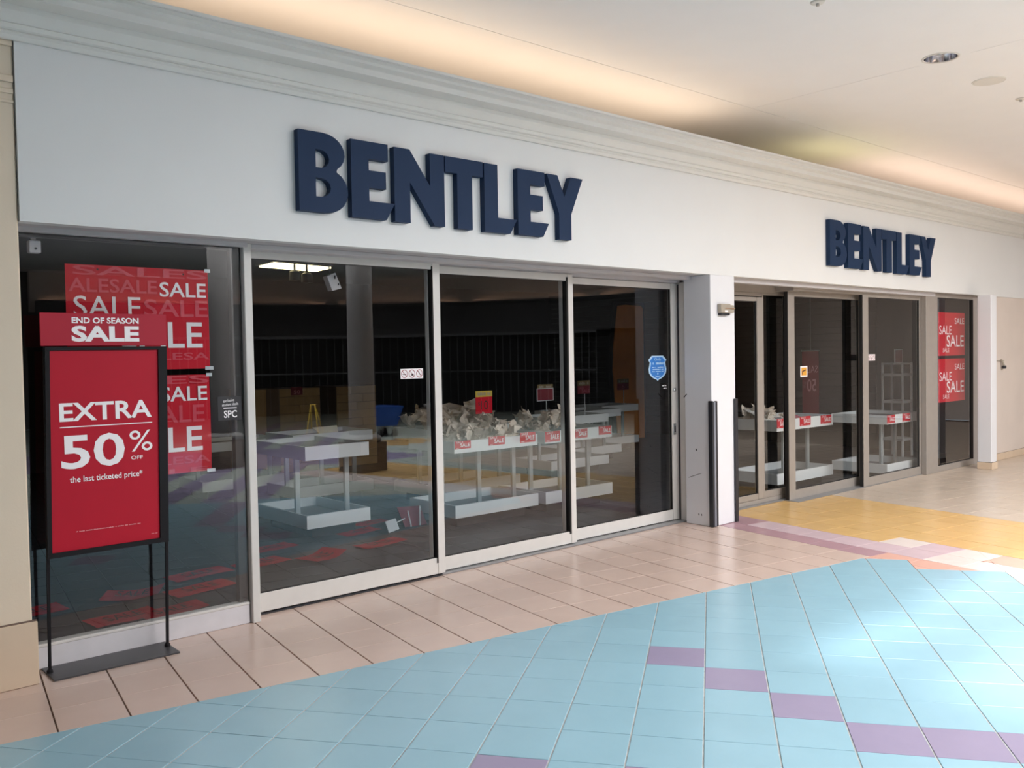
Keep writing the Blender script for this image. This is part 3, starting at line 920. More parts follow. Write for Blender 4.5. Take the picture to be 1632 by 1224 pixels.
poster_big(1.375, 2.156, 1.561, 2.138, PY, 'upper red sale poster behind the floor sign in the left window',
           [('SALE', 1.872, 2.142, 1.976, 2.060, .012), ('SALE', 1.412, 1.765, 1.855, 1.970, .004), ('SALE', 1.655, 2.114, 1.682, 1.834, .012)],
           [('SALES', 1.412, 2.150, 2.083, 2.134), ('ALESALE', 1.389, 1.858, 1.990, 2.066), ('SALE', 1.782, 2.150, 1.862, 1.960), ('SALESALESA', 1.42, 2.152, 1.614, 1.656)],
           holes=((1.54, 2.115), (2.01, 2.110)))
poster_big(1.375, 2.150, .955, 1.526, PY, 'lower red sale poster with torn clear tape in the left window',
           [('SALE', 1.861, 2.132, 1.374, 1.460, .012), ('SALE', 1.640, 2.097, 1.080, 1.226, .012)],
           [('SALES', 1.412, 2.146, 1.475, 1.522), ('SALE', 1.772, 2.113, 1.249, 1.352), ('ALESALESA', 1.45, 2.142, 1.009, 1.054), ('SALE', 1.60, 2.13, .957, .985)], wav=.012)
def poster_small(z0, z1, lab):
    x0, x1 = 11.79, 12.615
    p = thing('sale_poster', lab, 'poster', ((x0 + x1) / 2, 5.035, z0), group='sale posters in the far right window')
    y = 5.032
    obj('sheet', MB().box(x0, x1, y, y + .004, z0, z1), 'poster_red', p)
    k = (z1 - z0) / (2.07 - 1.503)
    def zz(v): return z0 + (v - 1.503) * k
    for s, a, b, c, d, bo in (('SALE', 12.295, 12.590, 1.922, 2.000, .0), ('SALE', 11.822, 12.198, 1.780, 1.896, .0), ('SALE', 12.04, 12.580, 1.617, 1.772, .006), ('SALE', 11.925, 12.116, 1.546, 1.600, -.0)):
        lettering(p, s, a, b, zz(c), zz(d), y - .001, bold=bo)
poster_small(1.503, 2.070, 'upper of two red sale posters in the far right window')
poster_small(.894, 1.461, 'lower of two red sale posters in the far right window')

st = thing('window_sticker', 'square black sticker with white lettering at right of left window', 'sticker', (2.26, 5.14, 1.247))
obj('sheet', MB().rbox(2.186, 2.336, 5.1385, 5.1405, 1.247, 1.390, .0006), 'sticker_black', st)
lettering(st, 'SPC', 2.224, 2.306, 1.262, 1.306, 5.138, bold=.02)
obj('rule', MB().box(2.222, 2.305, 5.1375, 5.139, 1.318, 1.3235), 'ink_white', st)
lettering(st, 'exclusive', 2.222, 2.290, 1.354, 1.372, 5.138, skew=.006)
lettering(st, 'student deals', 2.214, 2.316, 1.331, 1.348, 5.138, skew=.006)

def picto(px0, px1, pz0, pz1, y, lab):
    s = thing('pictogram_sticker', lab, 'sticker', ((px0 + px1) / 2, y, pz0), group='three pictogram stickers on the door glass')
    obj('sheet', MB().box(px0, px1, y, y + .001, pz0, pz1), 'sticker_white', s)
    wd = (px1 - px0) / 3
    for k in range(3):
        cx, cz, r = px0 + wd * (k + .5), (pz0 + pz1) / 2, min(wd * .43, (pz1 - pz0) * .44)
        n = 24; yy = y - .0006
        rx = wd * .43; rz = (pz1 - pz0) * .42
        mb = MB()
        for i in range(n):
            a, b = 2 * math.pi * i / n, 2 * math.pi * (i + 1) / n
            mb.poly([(cx + rx * math.cos(a), yy, cz + rz * math.sin(a)), (cx + rx * math.cos(b), yy, cz + rz * math.sin(b)), (cx + rx * .84 * math.cos(b), yy, cz + rz * .84 * math.sin(b)), (cx + rx * .84 * math.cos(a), yy, cz + rz * .84 * math.sin(a))])
        mb.poly([(cx - rx * .66, yy, cz + rz * .58), (cx - rx * .58, yy, cz + rz * .70), (cx + rx * .70, yy, cz - rz * .58), (cx + rx * .60, yy, cz - rz * .70)][::-1])
        obj('ban_ring', mb, 'sticker_red', s)
        mb = MB(); y2 = y - .0009
        if k == 0:
            mb.poly([(cx - rx * .6, y2, cz - rz * .18), (cx + rx * .5, y2, cz - rz * .18), (cx + rx * .5, y2, cz - rz * .04), (cx - rx * .6, y2, cz - rz * .04)])
        elif k == 1:
            mb.poly([(cx - rx * .2, y2, cz - rz * .5), (cx + rx * .5, y2, cz - rz * .5), (cx + rx * .5, y2, cz - rz * .1), (cx + rx * .15, y2, cz + rz * .05), (cx - rx * .15, y2, cz - rz * .1)])
        else:
            mb.poly([(cx - rx * .4, y2, cz + rz * .55), (cx - rx * .2, y2, cz + rz * .6), (cx + rx * .25, y2, cz - rz * .3), (cx + rx * .1, y2, cz - rz * .35)][::-1])
        obj('symbol', mb, 'ink_dark', s)
picto(3.578, 3.772, 1.453, 1.524, 5.2565, 'white strip of three red ban symbols on first sliding door')
picto(10.02, 10.205, 1.470, 1.545, 5.0885, 'faded strip of three ban symbols on the rightmost sliding door')

sh = thing('shield_sticker', 'blue shield shaped sticker with pale border on the third sliding door', 'sticker', (6.54, 5.352, 1.34))
def shield(sx, y, cx=6.520, cz=1.462, h=.118):
    P = [(-.62, 1.0), (.62, 1.0), (1.0, .66), (.84, .48), (.90, .20), (.98, -.05), (.92, -.38), (.72, -.62), (.40, -.80), (.12, -.90), (0, -1.0), (-.12, -.90), (-.40, -.80), (-.72, -.62), (-.92, -.38), (-.98, -.05), (-.90, .20), (-.84, .48), (-1.0, .66)]
    return [(cx + a * .132 * sx, y, cz + b * h * (1 - (1 - sx) * .72)) for a, b in P]
o_ = shield(1.0, 5.3515)
mb = MB(); mb.prism([(a, 5.3525, c) for a, b, c in o_][::-1], [(a, 5.3515, c) for a, b, c in o_][::-1])
obj('border', mb, 'sticker_pale', sh)
i_ = shield(.84, 5.351)
mb = MB(); mb.prism([(a, 5.3513, c) for a, b, c in i_][::-1], [(a, 5.3508, c) for a, b, c in i_][::-1])
obj('field', mb, 'sticker_blue', sh)
lettering(sh, 'Only', 6.475, 6.570, 1.526, 1.560, 5.3503, m='sticker_pale')
mb = MB(); dashes(6.436, 6.610, 1.497, .022, 5.3503, 12, RND, mb)
for z in (1.466, 1.447, 1.428): dashes(6.440, 6.606, z, .011, 5.3503, 17, RND, mb)
mb.poly([(6.512, 5.3503, 1.405), (6.530, 5.3503, 1.405), (6.530, 5.3503, 1.418), (6.512, 5.3503, 1.418)])
obj('small_print', mb, 'sticker_pale', sh)['kind'] = 'stuff'
mb = MB()
mb.poly([(6.475, 5.3503, 1.394), (6.520, 5.3503, 1.378), (6.568, 5.3503, 1.394), (6.545, 5.3503, 1.392), (6.521, 5.3503, 1.386), (6.498, 5.3503, 1.392)])
obj('wing_emblem', mb, 'sticker_pale', sh)
t = tag(obj('small_sticker', dashes(6.585, 6.655, 1.292, .012, 5.3525, 9, RND, dashes(6.605, 6.65, 1.268, .010, 5.3525, 6, RND)), 'sticker_white'), 'tiny white printed decal just below the blue shield sticker', 'sticker')
ys = thing('arrow_sticker', 'small yellow sticker with white border on first right-hand sliding door', 'sticker', (8.81, 5.198, 1.32))
obj('border', MB().box(8.742, 8.884, 5.1985, 5.1995, 1.316, 1.434), 'sticker_white', ys)
obj('field', MB().box(8.762, 8.864, 5.1975, 5.1987, 1.332, 1.418), 'sticker_amber', ys)
mb = MB(); mb.poly([(8.775, 5.1970, 1.340), (8.790, 5.1970, 1.340), (8.792, 5.1970, 1.372), (8.852, 5.1970, 1.386), (8.852, 5.1970, 1.398), (8.775, 5.1970, 1.382)])
obj('bent_arrow', mb, 'ink_dark', ys)

# ================================================================== SHOP INTERIOR
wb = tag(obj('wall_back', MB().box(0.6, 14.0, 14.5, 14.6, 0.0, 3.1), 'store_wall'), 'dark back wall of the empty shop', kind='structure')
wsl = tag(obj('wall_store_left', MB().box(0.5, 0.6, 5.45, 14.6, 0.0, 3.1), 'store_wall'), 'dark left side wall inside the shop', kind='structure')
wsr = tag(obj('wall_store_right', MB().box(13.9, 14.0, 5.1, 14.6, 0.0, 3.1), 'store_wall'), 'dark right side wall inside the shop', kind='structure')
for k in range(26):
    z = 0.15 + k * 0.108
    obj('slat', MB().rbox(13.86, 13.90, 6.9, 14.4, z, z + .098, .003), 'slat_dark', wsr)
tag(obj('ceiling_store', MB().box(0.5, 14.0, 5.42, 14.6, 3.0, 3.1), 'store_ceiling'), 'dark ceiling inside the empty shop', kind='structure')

def table(name, lab, x0, x1, y0, y1, zu0, zu1, zl0=.10, zl1=.22, legs=3, mid=True):
    t = thing(name, lab, 'display table', ((x0 + x1) / 2, (y0 + y1) / 2, 0), group='white display tables in the empty shop')
    def tray(nm, z0, z1, fl):
        mb = MB(); w_ = .022
        mb.box(x0, x1, y0, y0 + w_, z0, z1).box(x0, x1, y1 - w_, y1, z0, z1).box(x0, x0 + w_, y0 + w_, y1 - w_, z0, z1).box(x1 - w_, x1, y0 + w_, y1 - w_, z0, z1)
        tr_ = obj(nm, mb, 'table_white', t)
        obj('tray_floor', MB().box(x0 + w_, x1 - w_, y0 + w_, y1 - w_, z0 + .004, fl), 'tray_grey', tr_)
    tray('upper_tray', zu0, zu1, zu1 - .045)
    tray('lower_tray', zl0, zl1, zl0 + .03)
    for i in range(legs):
        xx = x0 + .07 + (x1 - x0 - .14) * i / (legs - 1)
        yy = y0 + .30
        obj('leg', MB().rbox(xx - .024, xx + .024, yy - .016, yy + .016, zl0 + .03, zu0 + .004, .003), 'table_leg', t)
    obj('plinth', MB().box(x0 + .10, x1 - .10, y0 + .10, y1 - .10, 0.0005, zl0 + .003), 'plinth_dark', t)
    return t
table('display_table', 'empty white two-tier table nearest the left window, its trays bare', 3.805, 4.46, 7.10, 8.10, .708, .832, legs=2)
table('display_table', 'white two-tier table heaped with crumpled tan paper behind second sliding door', 5.032, 6.085, 6.545, 7.28, .706, .816)
table('display_table', 'white two-tier table with three red cards, right of the paper-heaped table', 6.155, 7.150, 6.512, 7.25, .712, .832)
table('display_table', 'white two-tier table behind right-hand doors with rumpled clothes on top', 8.800, 10.02, 5.530, 6.20, .700, .826)
table('display_table', 'white two-tier table with two red cards behind the rightmost sliding door', 10.75, 11.66, 5.215, 5.95, .668, .782, .055, .172)
table('display_table', 'white two-tier table deeper in the shop behind the third sliding door', 9.20, 10.32, 9.20, 9.95, .655, .765)
table('display_table', 'farthest white two-tier table carrying a small price sign', 10.75, 11.66, 10.0, 10.7, .640, .752)
table('display_table', 'white two-tier table heaped with paper in the second row', 5.65, 6.95, 7.78, 8.48, .70, .82)
table('display_table', 'bare white two-tier table in the back row near the wooden counter', 4.05, 5.10, 10.0, 10.7, .555, .660)
table('display_table', 'bare white two-tier table just left of the second-row paper table', 4.55, 5.55, 8.75, 9.40, .68, .79)
table('display_table', 'bare white two-tier table supporting the dim red sale sign', 8.0, 9.1, 8.35, 9.05, .68, .79)

# red sale cards hooked on the tray fronts
def card(x0, x1, z0, z1, y, lab, grp):
    c = thing('sale_card', lab, 'card', ((x0 + x1) / 2, y, z0), group=grp)
    obj('sheet', MB().box(x0, x1, y - .003, y - .0005, z0, z1), 'poster_red', c)
    w_, h_ = x1 - x0, z1 - z0
    lettering(c, 'SALE', x0 + .35 * w_, x0 + .93 * w_, z0 + .24 * h_, z0 + .70 * h_, y - .0036, bold=.02)
    lettering(c, 'SALE', x0 + .10 * w_, x0 + .52 * w_, z0 + .74 * h_, z0 + .98 * h_, y - .0036)
    lettering(c, 'SALE', x0 + .08 * w_, x0 + .26 * w_, z0 + .06 * h_, z0 + .16 * h_, y - .0036)
    return c
gg = 'red sale cards on the paper-heaped table'
card(5.038, 5.226, .745, .818, 6.545, 'red sale card at the left end of the paper-heaped table front', gg)
card(5.446, 5.650, .748, .832, 6.545, 'red sale card in the middle of the paper-heaped table front', gg)
card(5.850, 6.055, .742, .842, 6.545, 'red sale card at the right end of the paper-heaped table front', gg)
gg = 'red sale cards on the table behind the door stile'
card(6.160, 6.366, .728, .832, 6.512, 'red sale card left of the stile on the third-card table', gg)
card(6.575, 6.771, .735, .826, 6.512, 'red sale card just right of the white door stile', gg)
card(6.945, 7.140, .745, .834, 6.512, 'red sale card at right end, under a thin stick, third door', gg)
gg = 'red sale cards on the table with clothes'
card(8.800, 8.980, .735, .842, 5.530, 'red sale card at the left corner of the clothes table', gg)
card(9.275, 9.510, .732, .840, 5.530, 'red sale card in the middle of the clothes table front', gg)
card(9.735, 9.980, .728, .828, 5.530, 'red sale card at the right end of the clothes table front', gg)
gg = 'red sale cards behind the rightmost sliding door'
card(10.752, 10.965, .682, .782, 5.215, 'red sale card at left corner of the rightmost table', gg)
card(11.17, 11.385, .682, .782, 5.215, 'red sale card at right part of the rightmost table', gg)

# crumpled packing paper
def crumple_mesh(seed, size):
    r = random.Random(seed)
    n = 8
    V = [Vector(((i / n - .5) * size, (j / n - .5) * size * r.uniform(.95, 1.05), 0)) for j in range(n + 1) for i in range(n + 1)]
    for _ in range(8):
        a = r.uniform(0, 2 * math.pi)
        d = Vector((math.cos(a), math.sin(a), r.uniform(-.4, .4))).normalized()
        nrm = d.cross(Vector((r.uniform(-.3, .3), r.uniform(-.3, .3), 1))).normalized()
        off = r.uniform(-.28, .28) * size
        ang = r.choice((-1, 1)) * r.uniform(.5, 1.5)
        M_ = Matrix.Rotation(ang, 3, d)
        p0 = nrm * off
        for k, v in enumerate(V):
            s_ = (v - p0).dot(nrm)
            if s_ > 0:
                soft = min(1.0, s_ / (.08 * size))
                Ms = Matrix.Rotation(ang * soft, 3, d)
                V[k] = p0 + Ms @ (v - p0)
    V = [v + Vector((r.uniform(-1, 1), r.uniform(-1, 1), r.uniform(-1, 1))) * size * .018 for v in V]
    c = sum(V, Vector()) / len(V)
    V = [v - c for v in V]
    zm = min(v.z for v in V)
    V = [(v.x, v.y, v.z - zm) for v in V]
    F = [(j * (n + 1) + i, j * (n + 1) + i + 1, (j + 1) * (n + 1) + i + 1, (j + 1) * (n + 1) + i) for j in range(n) for i in range(n)]
    me = bpy.data.meshes.new('crumpled_paper')
    me.from_pydata(V, [], F)
    me.materials.append(MATS['paper_tan'])
    return me
CR = [crumple_mesh(100 + k, .28) for k in range(12)]
def heap(n, x0, x1, y0, y1, zfun, lab, grp, smin=.7, smax=1.1):
    for k in range(n):
        x = RND.uniform(x0, x1); y = RND.uniform(y0, y1)
        o = bpy.data.objects.new('crumpled_paper', CR[RND.randrange(len(CR))])
        COL.objects.link(o)
        o.location = (x, y, zfun(x, y, k / n))
        o.rotation_euler = (RND.uniform(-.5, .5), RND.uniform(-.5, .5), RND.uniform(0, 6.28))
        s_ = RND.uniform(smin, smax)
        o.scale = (s_, s_, s_ * RND.uniform(.7, 1.1))
        tag(o, lab, 'paper', grp)
heap(44, 5.16, 5.98, 6.68, 7.18, lambda x, y, q: .765 + (.0 if 5.42 < x < 5.86 and y < 6.95 else .075 * q * (1 if y > 6.8 else .3)), 'sheet of crumpled tan packing paper heaped behind the front red cards', 'crumpled paper on the front table', .55, .85)
heap(22, 6.27, 6.75, 6.66, 7.14, lambda x, y, q: .78 + .09 * q, 'sheet of crumpled tan packing paper beside the white door stile', 'crumpled paper on the table by the stile', .55, .85)
heap(44, 5.78, 6.82, 7.88, 8.38, lambda x, y, q: .77 + .13 * q * (1 - abs(x - 6.1) / .9), 'sheet of dim crumpled packing paper heaped in the second row', 'crumpled paper on the second-row table', .6, 1.0)
heap(16, 8.95, 9.25, 5.70, 6.08, lambda x, y, q: .775 + .05 * q, 'sheet of crumpled pale paper at the left of the clothes table', 'crumpled paper on the clothes table', .4, .65)

def cloth(cx, cy, z, sx, sy, m, lab, seed, h=.06):
    r = random.Random(seed); n = 12; mb = MB()
    ph = [r.uniform(0, 6) for _ in range(6)]
    def P(i, j):
        a, b = i / n - .5, j / n - .5
        hh = (.25 - a * a) * (.25 - b * b) * 16
        zz = z + h * hh * (.6 + .4 * math.sin(9 * a + ph[0]) * math.cos(8 * b + ph[1])) + .012 * math.sin(22 * a + 14 * b + ph[2]) * hh + .003
        return (cx + sx * a * (1 + .15 * math.sin(7 * b + ph[3])), cy + sy * b * (1 + .2 * math.sin(6 * a + ph[4])), zz)
    g_ = [[P(i, j) for i in range(n + 1)] for j in range(n + 1)]
    for j in range(n):
        for i in range(n): mb.poly([g_[j][i], g_[j][i + 1], g_[j + 1][i + 1], g_[j + 1][i]])
    return tag(obj('folded_cloth', mb, m, smooth=True), lab, 'cloth')
cloth(9.15, 5.80, .785, .42, .34, 'cloth_grey', 'grey rumpled cloth at the middle left of the clothes table', 3, .10)
cloth(9.55, 5.86, .785, .44, .32, 'cloth_rose', 'rose coloured rumpled cloth at the right of the clothes table', 4, .09)
cloth(11.0, 5.6, .742, .34, .26, 'cloth_grey', 'small grey rag lying on the rightmost display table', 9, .04)
mb = MB(); mb.prism([(8.86, 5.70, .80), (9.18, 5.62, .80), (9.24, 5.98, .93), (8.92, 6.06, .93)], [(8.86, 5.70, .806), (9.18, 5.62, .806), (9.24, 5.98, .936), (8.92, 6.06, .936)])
tag(obj('white_board', mb, 'paper_white'), 'tilted flat white board leaning on the clothes table', 'board')

# price signs on poles
def price_sign(x, y, z0, zc0, zc1, zh1, wd, m1, m2, lab, txt=None, framed=False, head=''):
    p = thing('price_sign', lab, 'sign', (x, y, z0))
    obj('pole', MB().tube([(x + .02, y + .004, z0), (x + .02, y + .004, zc0 + .01)], .006), 'acrylic', p)
    obj('foot', MB().lathe(x + .02, y + .004, [(.05, z0), (.05, z0 + .006), (.01, z0 + .010)], 16), 'acrylic', p)
    c = obj('card', MB().rbox(x - wd / 2, x + wd / 2, y - .004, y + .002, zc0, zc1, .001), m1, p)
    ORG[c.name] = ORG[p.name]
    obj('header', MB().rbox(x - wd / 2, x + wd / 2, y - .005, y + .001, zc1, zh1, .001), m2, p)
    if txt:
        for s, a, b, e, f, mm in txt:
            lettering(c, s, x - wd / 2 + a * wd, x - wd / 2 + b * wd, zc0 + e * (zc1 - zc0), zc0 + f * (zc1 - zc0), y - .0052, m=mm)
    obj('fine_print', dashes(x - wd * .38, x + wd * .40, zc1 + (zh1 - zc1) * .25, (zh1 - zc1) * .5, y - .0056, 11, RND), 'box_taupe', p)
    if framed:
        mb = MB(); e = .008
        mb.rbox(x - wd / 2 - e, x + wd / 2 + e, y - .008, y + .004, zc0 - e, zc0, .002).rbox(x - wd / 2 - e, x + wd / 2 + e, y - .008, y + .004, zc1, zc1 + e, .002)
        mb.rbox(x - wd / 2 - e, x - wd / 2, y - .008, y + .004, zc0, zc1, .002).rbox(x + wd / 2, x + wd / 2 + e, y - .008, y + .004, zc0, zc1, .002)
        obj('white_frame', mb, 'acrylic', p)
    return p
price_sign(5.69, 6.9, .775, 1.03, 1.198, 1.258, .215, 'poster_red', 'card_yellow', 'red price sign with yellow header standing in the paper heap',
           [('10', .30, .74, .24, .78, 'ink_dark'), ('$', .14, .24, .46, .70, 'ink_dark')])
price_sign(6.745, 7.12, .79, 1.11, 1.235, 1.285, .235, 'card_maroon', 'card_khaki', 'dark maroon price sign in a white frame on a pole', framed=True)
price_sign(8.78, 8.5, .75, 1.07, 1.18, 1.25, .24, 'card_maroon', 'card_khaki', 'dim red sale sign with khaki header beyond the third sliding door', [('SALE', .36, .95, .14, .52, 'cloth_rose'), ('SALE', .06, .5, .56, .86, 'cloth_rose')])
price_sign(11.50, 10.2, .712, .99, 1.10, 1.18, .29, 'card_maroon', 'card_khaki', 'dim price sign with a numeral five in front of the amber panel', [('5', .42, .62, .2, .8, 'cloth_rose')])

# red leaflets dropped on the floor
def leaflet(x, y, a, wd, dp, lab, curl, seed):
    r = random.Random(seed); mb = MB(); n = 6
    c_, s_ = math.cos(a), math.sin(a)
    def P(i, j):
        u, v = (i / n - .5) * wd, (j / n - .5) * dp
        z = .004 + curl * (abs(u / wd) * 2) ** 2 * (1 if i > n / 2 else .3) + .006 * (1 + math.sin(5 * i / n + seed)) / 2 + .003 * r.random()
        return (x + u * c_ - v * s_, y + u * s_ + v * c_, z)
    g_ = [[P(i, j) for i in range(n + 1)] for j in range(n + 1)]
    for j in range(n):
        for i in range(n): mb.poly([g_[j][i], g_[j][i + 1], g_[j + 1][i + 1], g_[j + 1][i]])
    o = tag(obj('sale_leaflet', mb, 'paper_red'), lab, 'leaflet', 'red sale leaflets dropped on the shop floor')
    vs, fs = text_data('SALE', .0)
    m2 = MB()
    for p, q in vs:
        u, v = (p - .5) * wd * .55, (q - .5) * dp * .5
        m2.v.append((x + u * c_ - v * s_, y + u * s_ + v * c_, .016 + curl * (abs(u / wd) * 2) ** 2))
    m2.f = list(fs)
    obj('lettering', m2, 'ink_dark', o)
for k, (x, y, a, wd, dp, lab, cu) in enumerate((
        (1.82, 5.80, .10, .42, .24, 'red leaflet on the floor nearest the kick panel of left window', .004),
        (2.10, 5.74, .05, .42, .22, 'red leaflet overlapping the one nearest the kick panel', .006),
        (2.05, 6.32, -.5, .38, .28, 'curled red leaflet behind the leg of the sign stand', .03),
        (2.46, 6.16, .12, .46, .24, 'flat red leaflet right of the sign stand, lower of two', .003),
        (2.62, 6.58, .10, .46, .24, 'flat red leaflet right of the sign stand, upper of two', .003),
        (3.12, 6.58, .20, .42, .24, 'red leaflet just right of the first white mullion', .004),
        (3.42, 7.04, .15, .44, .22, 'red leaflet above the one just right of the white mullion', .003),
        (3.55, 6.42, .35, .36, .26, 'crumpled bright red leaflet in the middle of first sliding door', .035),
        (4.19, 6.52, .12, .46, .20, 'red leaflet at right of first sliding door, nearest its stile', .003),
        (4.33, 7.10, .10, .40, .20, 'red leaflet under the right end of the bare tray', .003),
        (4.66, 7.40, .10, .36, .18, 'farthest red leaflet beyond the bare tray', .003),
        (1.42, 6.35, .10, .40, .24, 'red leaflet at far left partly behind the pilaster', .003))):
    leaflet(x, y, a, wd, dp, lab, cu, k + 1)
fs_ = thing('fallen_sign', 'fallen red card with clear rods and base between the trays', 'sign', (4.8, 7.0, 0))
mb = MB(); mb.prism([(4.74, 6.95, .01), (4.98, 6.93, .005), (5.02, 7.10, .16), (4.78, 7.14, .17)], [(4.74, 6.945, .014), (4.98, 6.925, .009), (5.02, 7.095, .164), (4.78, 7.135, .174)])
obj('card', mb, 'card_maroon', fs_)
obj('rod', MB().tube([(4.90, 6.93, .01), (4.93, 6.97, .19)], .006), 'acrylic', fs_)
obj('rod', MB().tube([(4.80, 6.93, .01), (4.79, 6.97, .16)], .006), 'acrylic', fs_)
obj('rod', MB().tube([(4.58, 6.90, .07), (4.72, 6.92, .10)], .005), 'acrylic', fs_)
mb = MB(); mb.prism([(4.50, 6.86, .005), (4.60, 6.84, .03), (4.60, 6.90, .12), (4.50, 6.92, .10)], [(4.50, 6.853, .006), (4.60, 6.833, .031), (4.60, 6.893, .122), (4.50, 6.913, .102)])
obj('base', mb, 'acrylic', fs_)
# leaning white sheet on second-row table
mb = MB(); mb.prism([(4.95, 8.84, .755), (5.14, 8.80, .755), (5.19, 8.93, .85), (4.90, 8.97, .84)], [(4.95, 8.835, .757), (5.14, 8.795, .757), (5.19, 8.925, .852), (4.90, 8.965, .842)])
tag(obj('paper_sheet', mb, 'paper_white'), 'folded white sheet on the bare table left of the heaps', 'paper')

# white sensor boxes hanging at the window heads
sb = thing('sensor_box', 'small white box with a black dot at top left of window', 'sensor', (1.264, 5.30, 2.2))
obj('housing', MB().rbox(1.226, 1.284, 5.24, 5.29, 2.195, 2.262, .004), 'sticker_white', sb)
obj('lens', MB().loft([[(1.258 + r * math.cos(k * math.pi / 6), y, 2.218 + r * math.sin(k * math.pi / 6)) for k in range(12)] for r, y in ((.007, 5.2405), (.006, 5.236))]), 'guard_black', sb)
obj('bracket', MB().box(1.245, 1.268, 5.275, 5.292, 2.262, 2.999), 'frame_white', sb)
sb = thing('sensor_box', 'tilted white box hanging on a wire behind first sliding door', 'sensor', (3.25, 5.6, 2.1))
mb = MB(); mb.prism([(3.235, 5.58, 2.085), (3.310, 5.58, 2.105), (3.310, 5.64, 2.105), (3.235, 5.64, 2.085)], [(3.195, 5.58, 2.186), (3.262, 5.58, 2.214), (3.262, 5.64, 2.214), (3.195, 5.64, 2.186)])
obj('housing', mb, 'sticker_white', sb)
obj('lens', MB().box(3.250, 3.262, 5.577, 5.581, 2.170, 2.195), 'guard_black', sb)
obj('lens', MB().box(3.280, 3.290, 5.577, 5.581, 2.125, 2.140), 'guard_black', sb)
obj('wire', MB().tube([(3.235, 5.61, 2.2), (3.225, 5.61, 2.35), (3.23, 5.61, 2.62), (3.23, 5.61, 3.0)], .004), 'guard_black', sb)

# wooden cash counter
cb = thing('counter', 'pale plank-clad cash counter at the back of the shop', 'counter', (6.3, 11.7, 0))
for x0, x1, m in ((5.40, 5.64, 'wood_pale'), (5.64, 5.84, 'wood_brown'), (5.84, 6.48, 'wood_pale'), (6.76, 7.44, 'wood_pale')):
    obj('body', MB().box(x0, x1, 11.63, 12.3, 0.0, 1.20), 'wood_brown', cb)
    if m == 'wood_pale' and x1 - x0 > .3:
        nb = 10
        for k in range(nb):
            z = .004 + k * .1195
            xm = x0 + (x1 - x0) * (0.35 + .3 * (k % 3) / 2)
            obj('plank', MB().rbox(x0, xm - .002, 11.605, 11.63, z, z + .115, .002), m, cb)
            obj('plank', MB().rbox(xm + .002, x1, 11.605, 11.63, z, z + .115, .002), m, cb)
    else:
        obj('plank', MB().rbox(x0, x1, 11.605, 11.63, .004, 1.20, .002), m, cb)
cc = tag(obj('counter_card', MB().box(6.02, 6.20, 11.598, 11.604, 1.10, 1.215), 'card_maroon'), 'small dark red card hanging on the counter front', 'card')
lettering(cc, '50', 6.06, 6.16, 1.12, 1.17, 11.5965, m='ink_pink')

# ceiling lamp left on, with black spot lights
cl = thing('panel_lamp', 'lit fluorescent panel glowing under the dark shop ceiling', 'lamp', (5.0, 9.4, 2.72))
mb = MB(); mb.prism([(4.56, 9.10, 2.665), (5.36, 9.26, 2.665), (5.40, 9.70, 2.665), (4.60, 9.55, 2.665)], [(4.56, 9.10, 2.681), (5.36, 9.26, 2.681), (5.40, 9.70, 2.681), (4.60, 9.55, 2.681)])
obj('diffuser', mb, 'lamp_glow', cl)
mb = MB(); mb.prism([(4.53, 9.07, 2.681), (5.38, 9.24, 2.681), (5.43, 9.73, 2.681), (4.57, 9.58, 2.681)], [(4.53, 9.07, 2.76), (5.38, 9.24, 2.76), (5.43, 9.73, 2.76), (4.57, 9.58, 2.76)])
obj('housing', mb, 'lamp_housing', cl)
obj('hanger', MB().tube([(4.98, 9.4, 2.76), (4.98, 9.4, 3.0)], .012), 'lamp_housing', cl)
for k, (x, z, lab) in enumerate(((4.83, 2.55, 'black twin spot light under the glowing panel, left'), (4.98, 2.53, 'black single spot light under the glowing panel, right'))):
    s_ = thing('spot_light', lab, 'light', (x, 9.2, z))
    obj('can', MB().lathe(x, 9.15, [(.055, z - .05), (.06, z - .045), (.06, z + .04), (.03, z + .06)], 16), 'fixture_black', s_)
    obj('stem', MB().tube([(x, 9.15, z + .05), (x, 9.15, 3.0)], .012), 'fixture_black', s_)
    obj('ring', MB().lathe(x, 9.15, [(.064, z - .055), (.064, z - .035)], 16), 'fixture_black', s_)

# amber panel, red banner and tall white rack at the right
ap = thing('amber_panel', 'tall amber wall panel with rounded top glimpsed through third door', 'panel', (12.6, 11.0, 0))
mb = MB()
pts = [(12.26, .02), (13.0, .02), (13.0, 2.42)] + arc(12.90, 2.40, .10, .10, 10, 90, 4) + [(12.50, 2.51)] + [(12.30, 2.49), (12.24, 2.2), (12.16, 1.7), (12.14, 1.3), (12.20, .6)]
mb.prism([(x, 11.02, z) for x, z in pts][::-1], [(x, 11.0, z) for x, z in pts][::-1])
obj('board', mb, 'amber_panel', ap)
mb = MB()
pts2 = [(12.20, .01), (13.06, .01), (13.06, 2.56), (12.2, 2.56), (12.14, 2.2), (12.06, 1.7), (12.04, 1.3), (12.10, .6)]
mb.prism([(x, 11.08, z) for x, z in pts2][::-1], [(x, 11.022, z) for x, z in pts2][::-1])
obj('surround', mb, 'fixture_black', ap)
bn = thing('hanging_banner', 'long red banner seen from behind, its lettering reversed', 'banner', (12.75, 7.4, .55))
obj('sheet', MB().box(12.505, 12.985, 7.40, 7.406, .55, 1.59), 'banner_red', bn)
lettering(bn, 'SALE', 12.56, 12.945, 1.255, 1.365, 7.398, m='ink_pink', mirror=True)
lettering(bn, '50', 12.63, 12.90, .96, 1.155, 7.398, m='ink_pink', mirror=True, bold=.01)
lettering(bn, '%', 12.53, 12.61, 1.02, 1.12, 7.398, m='cloth_rose', mirror=True)
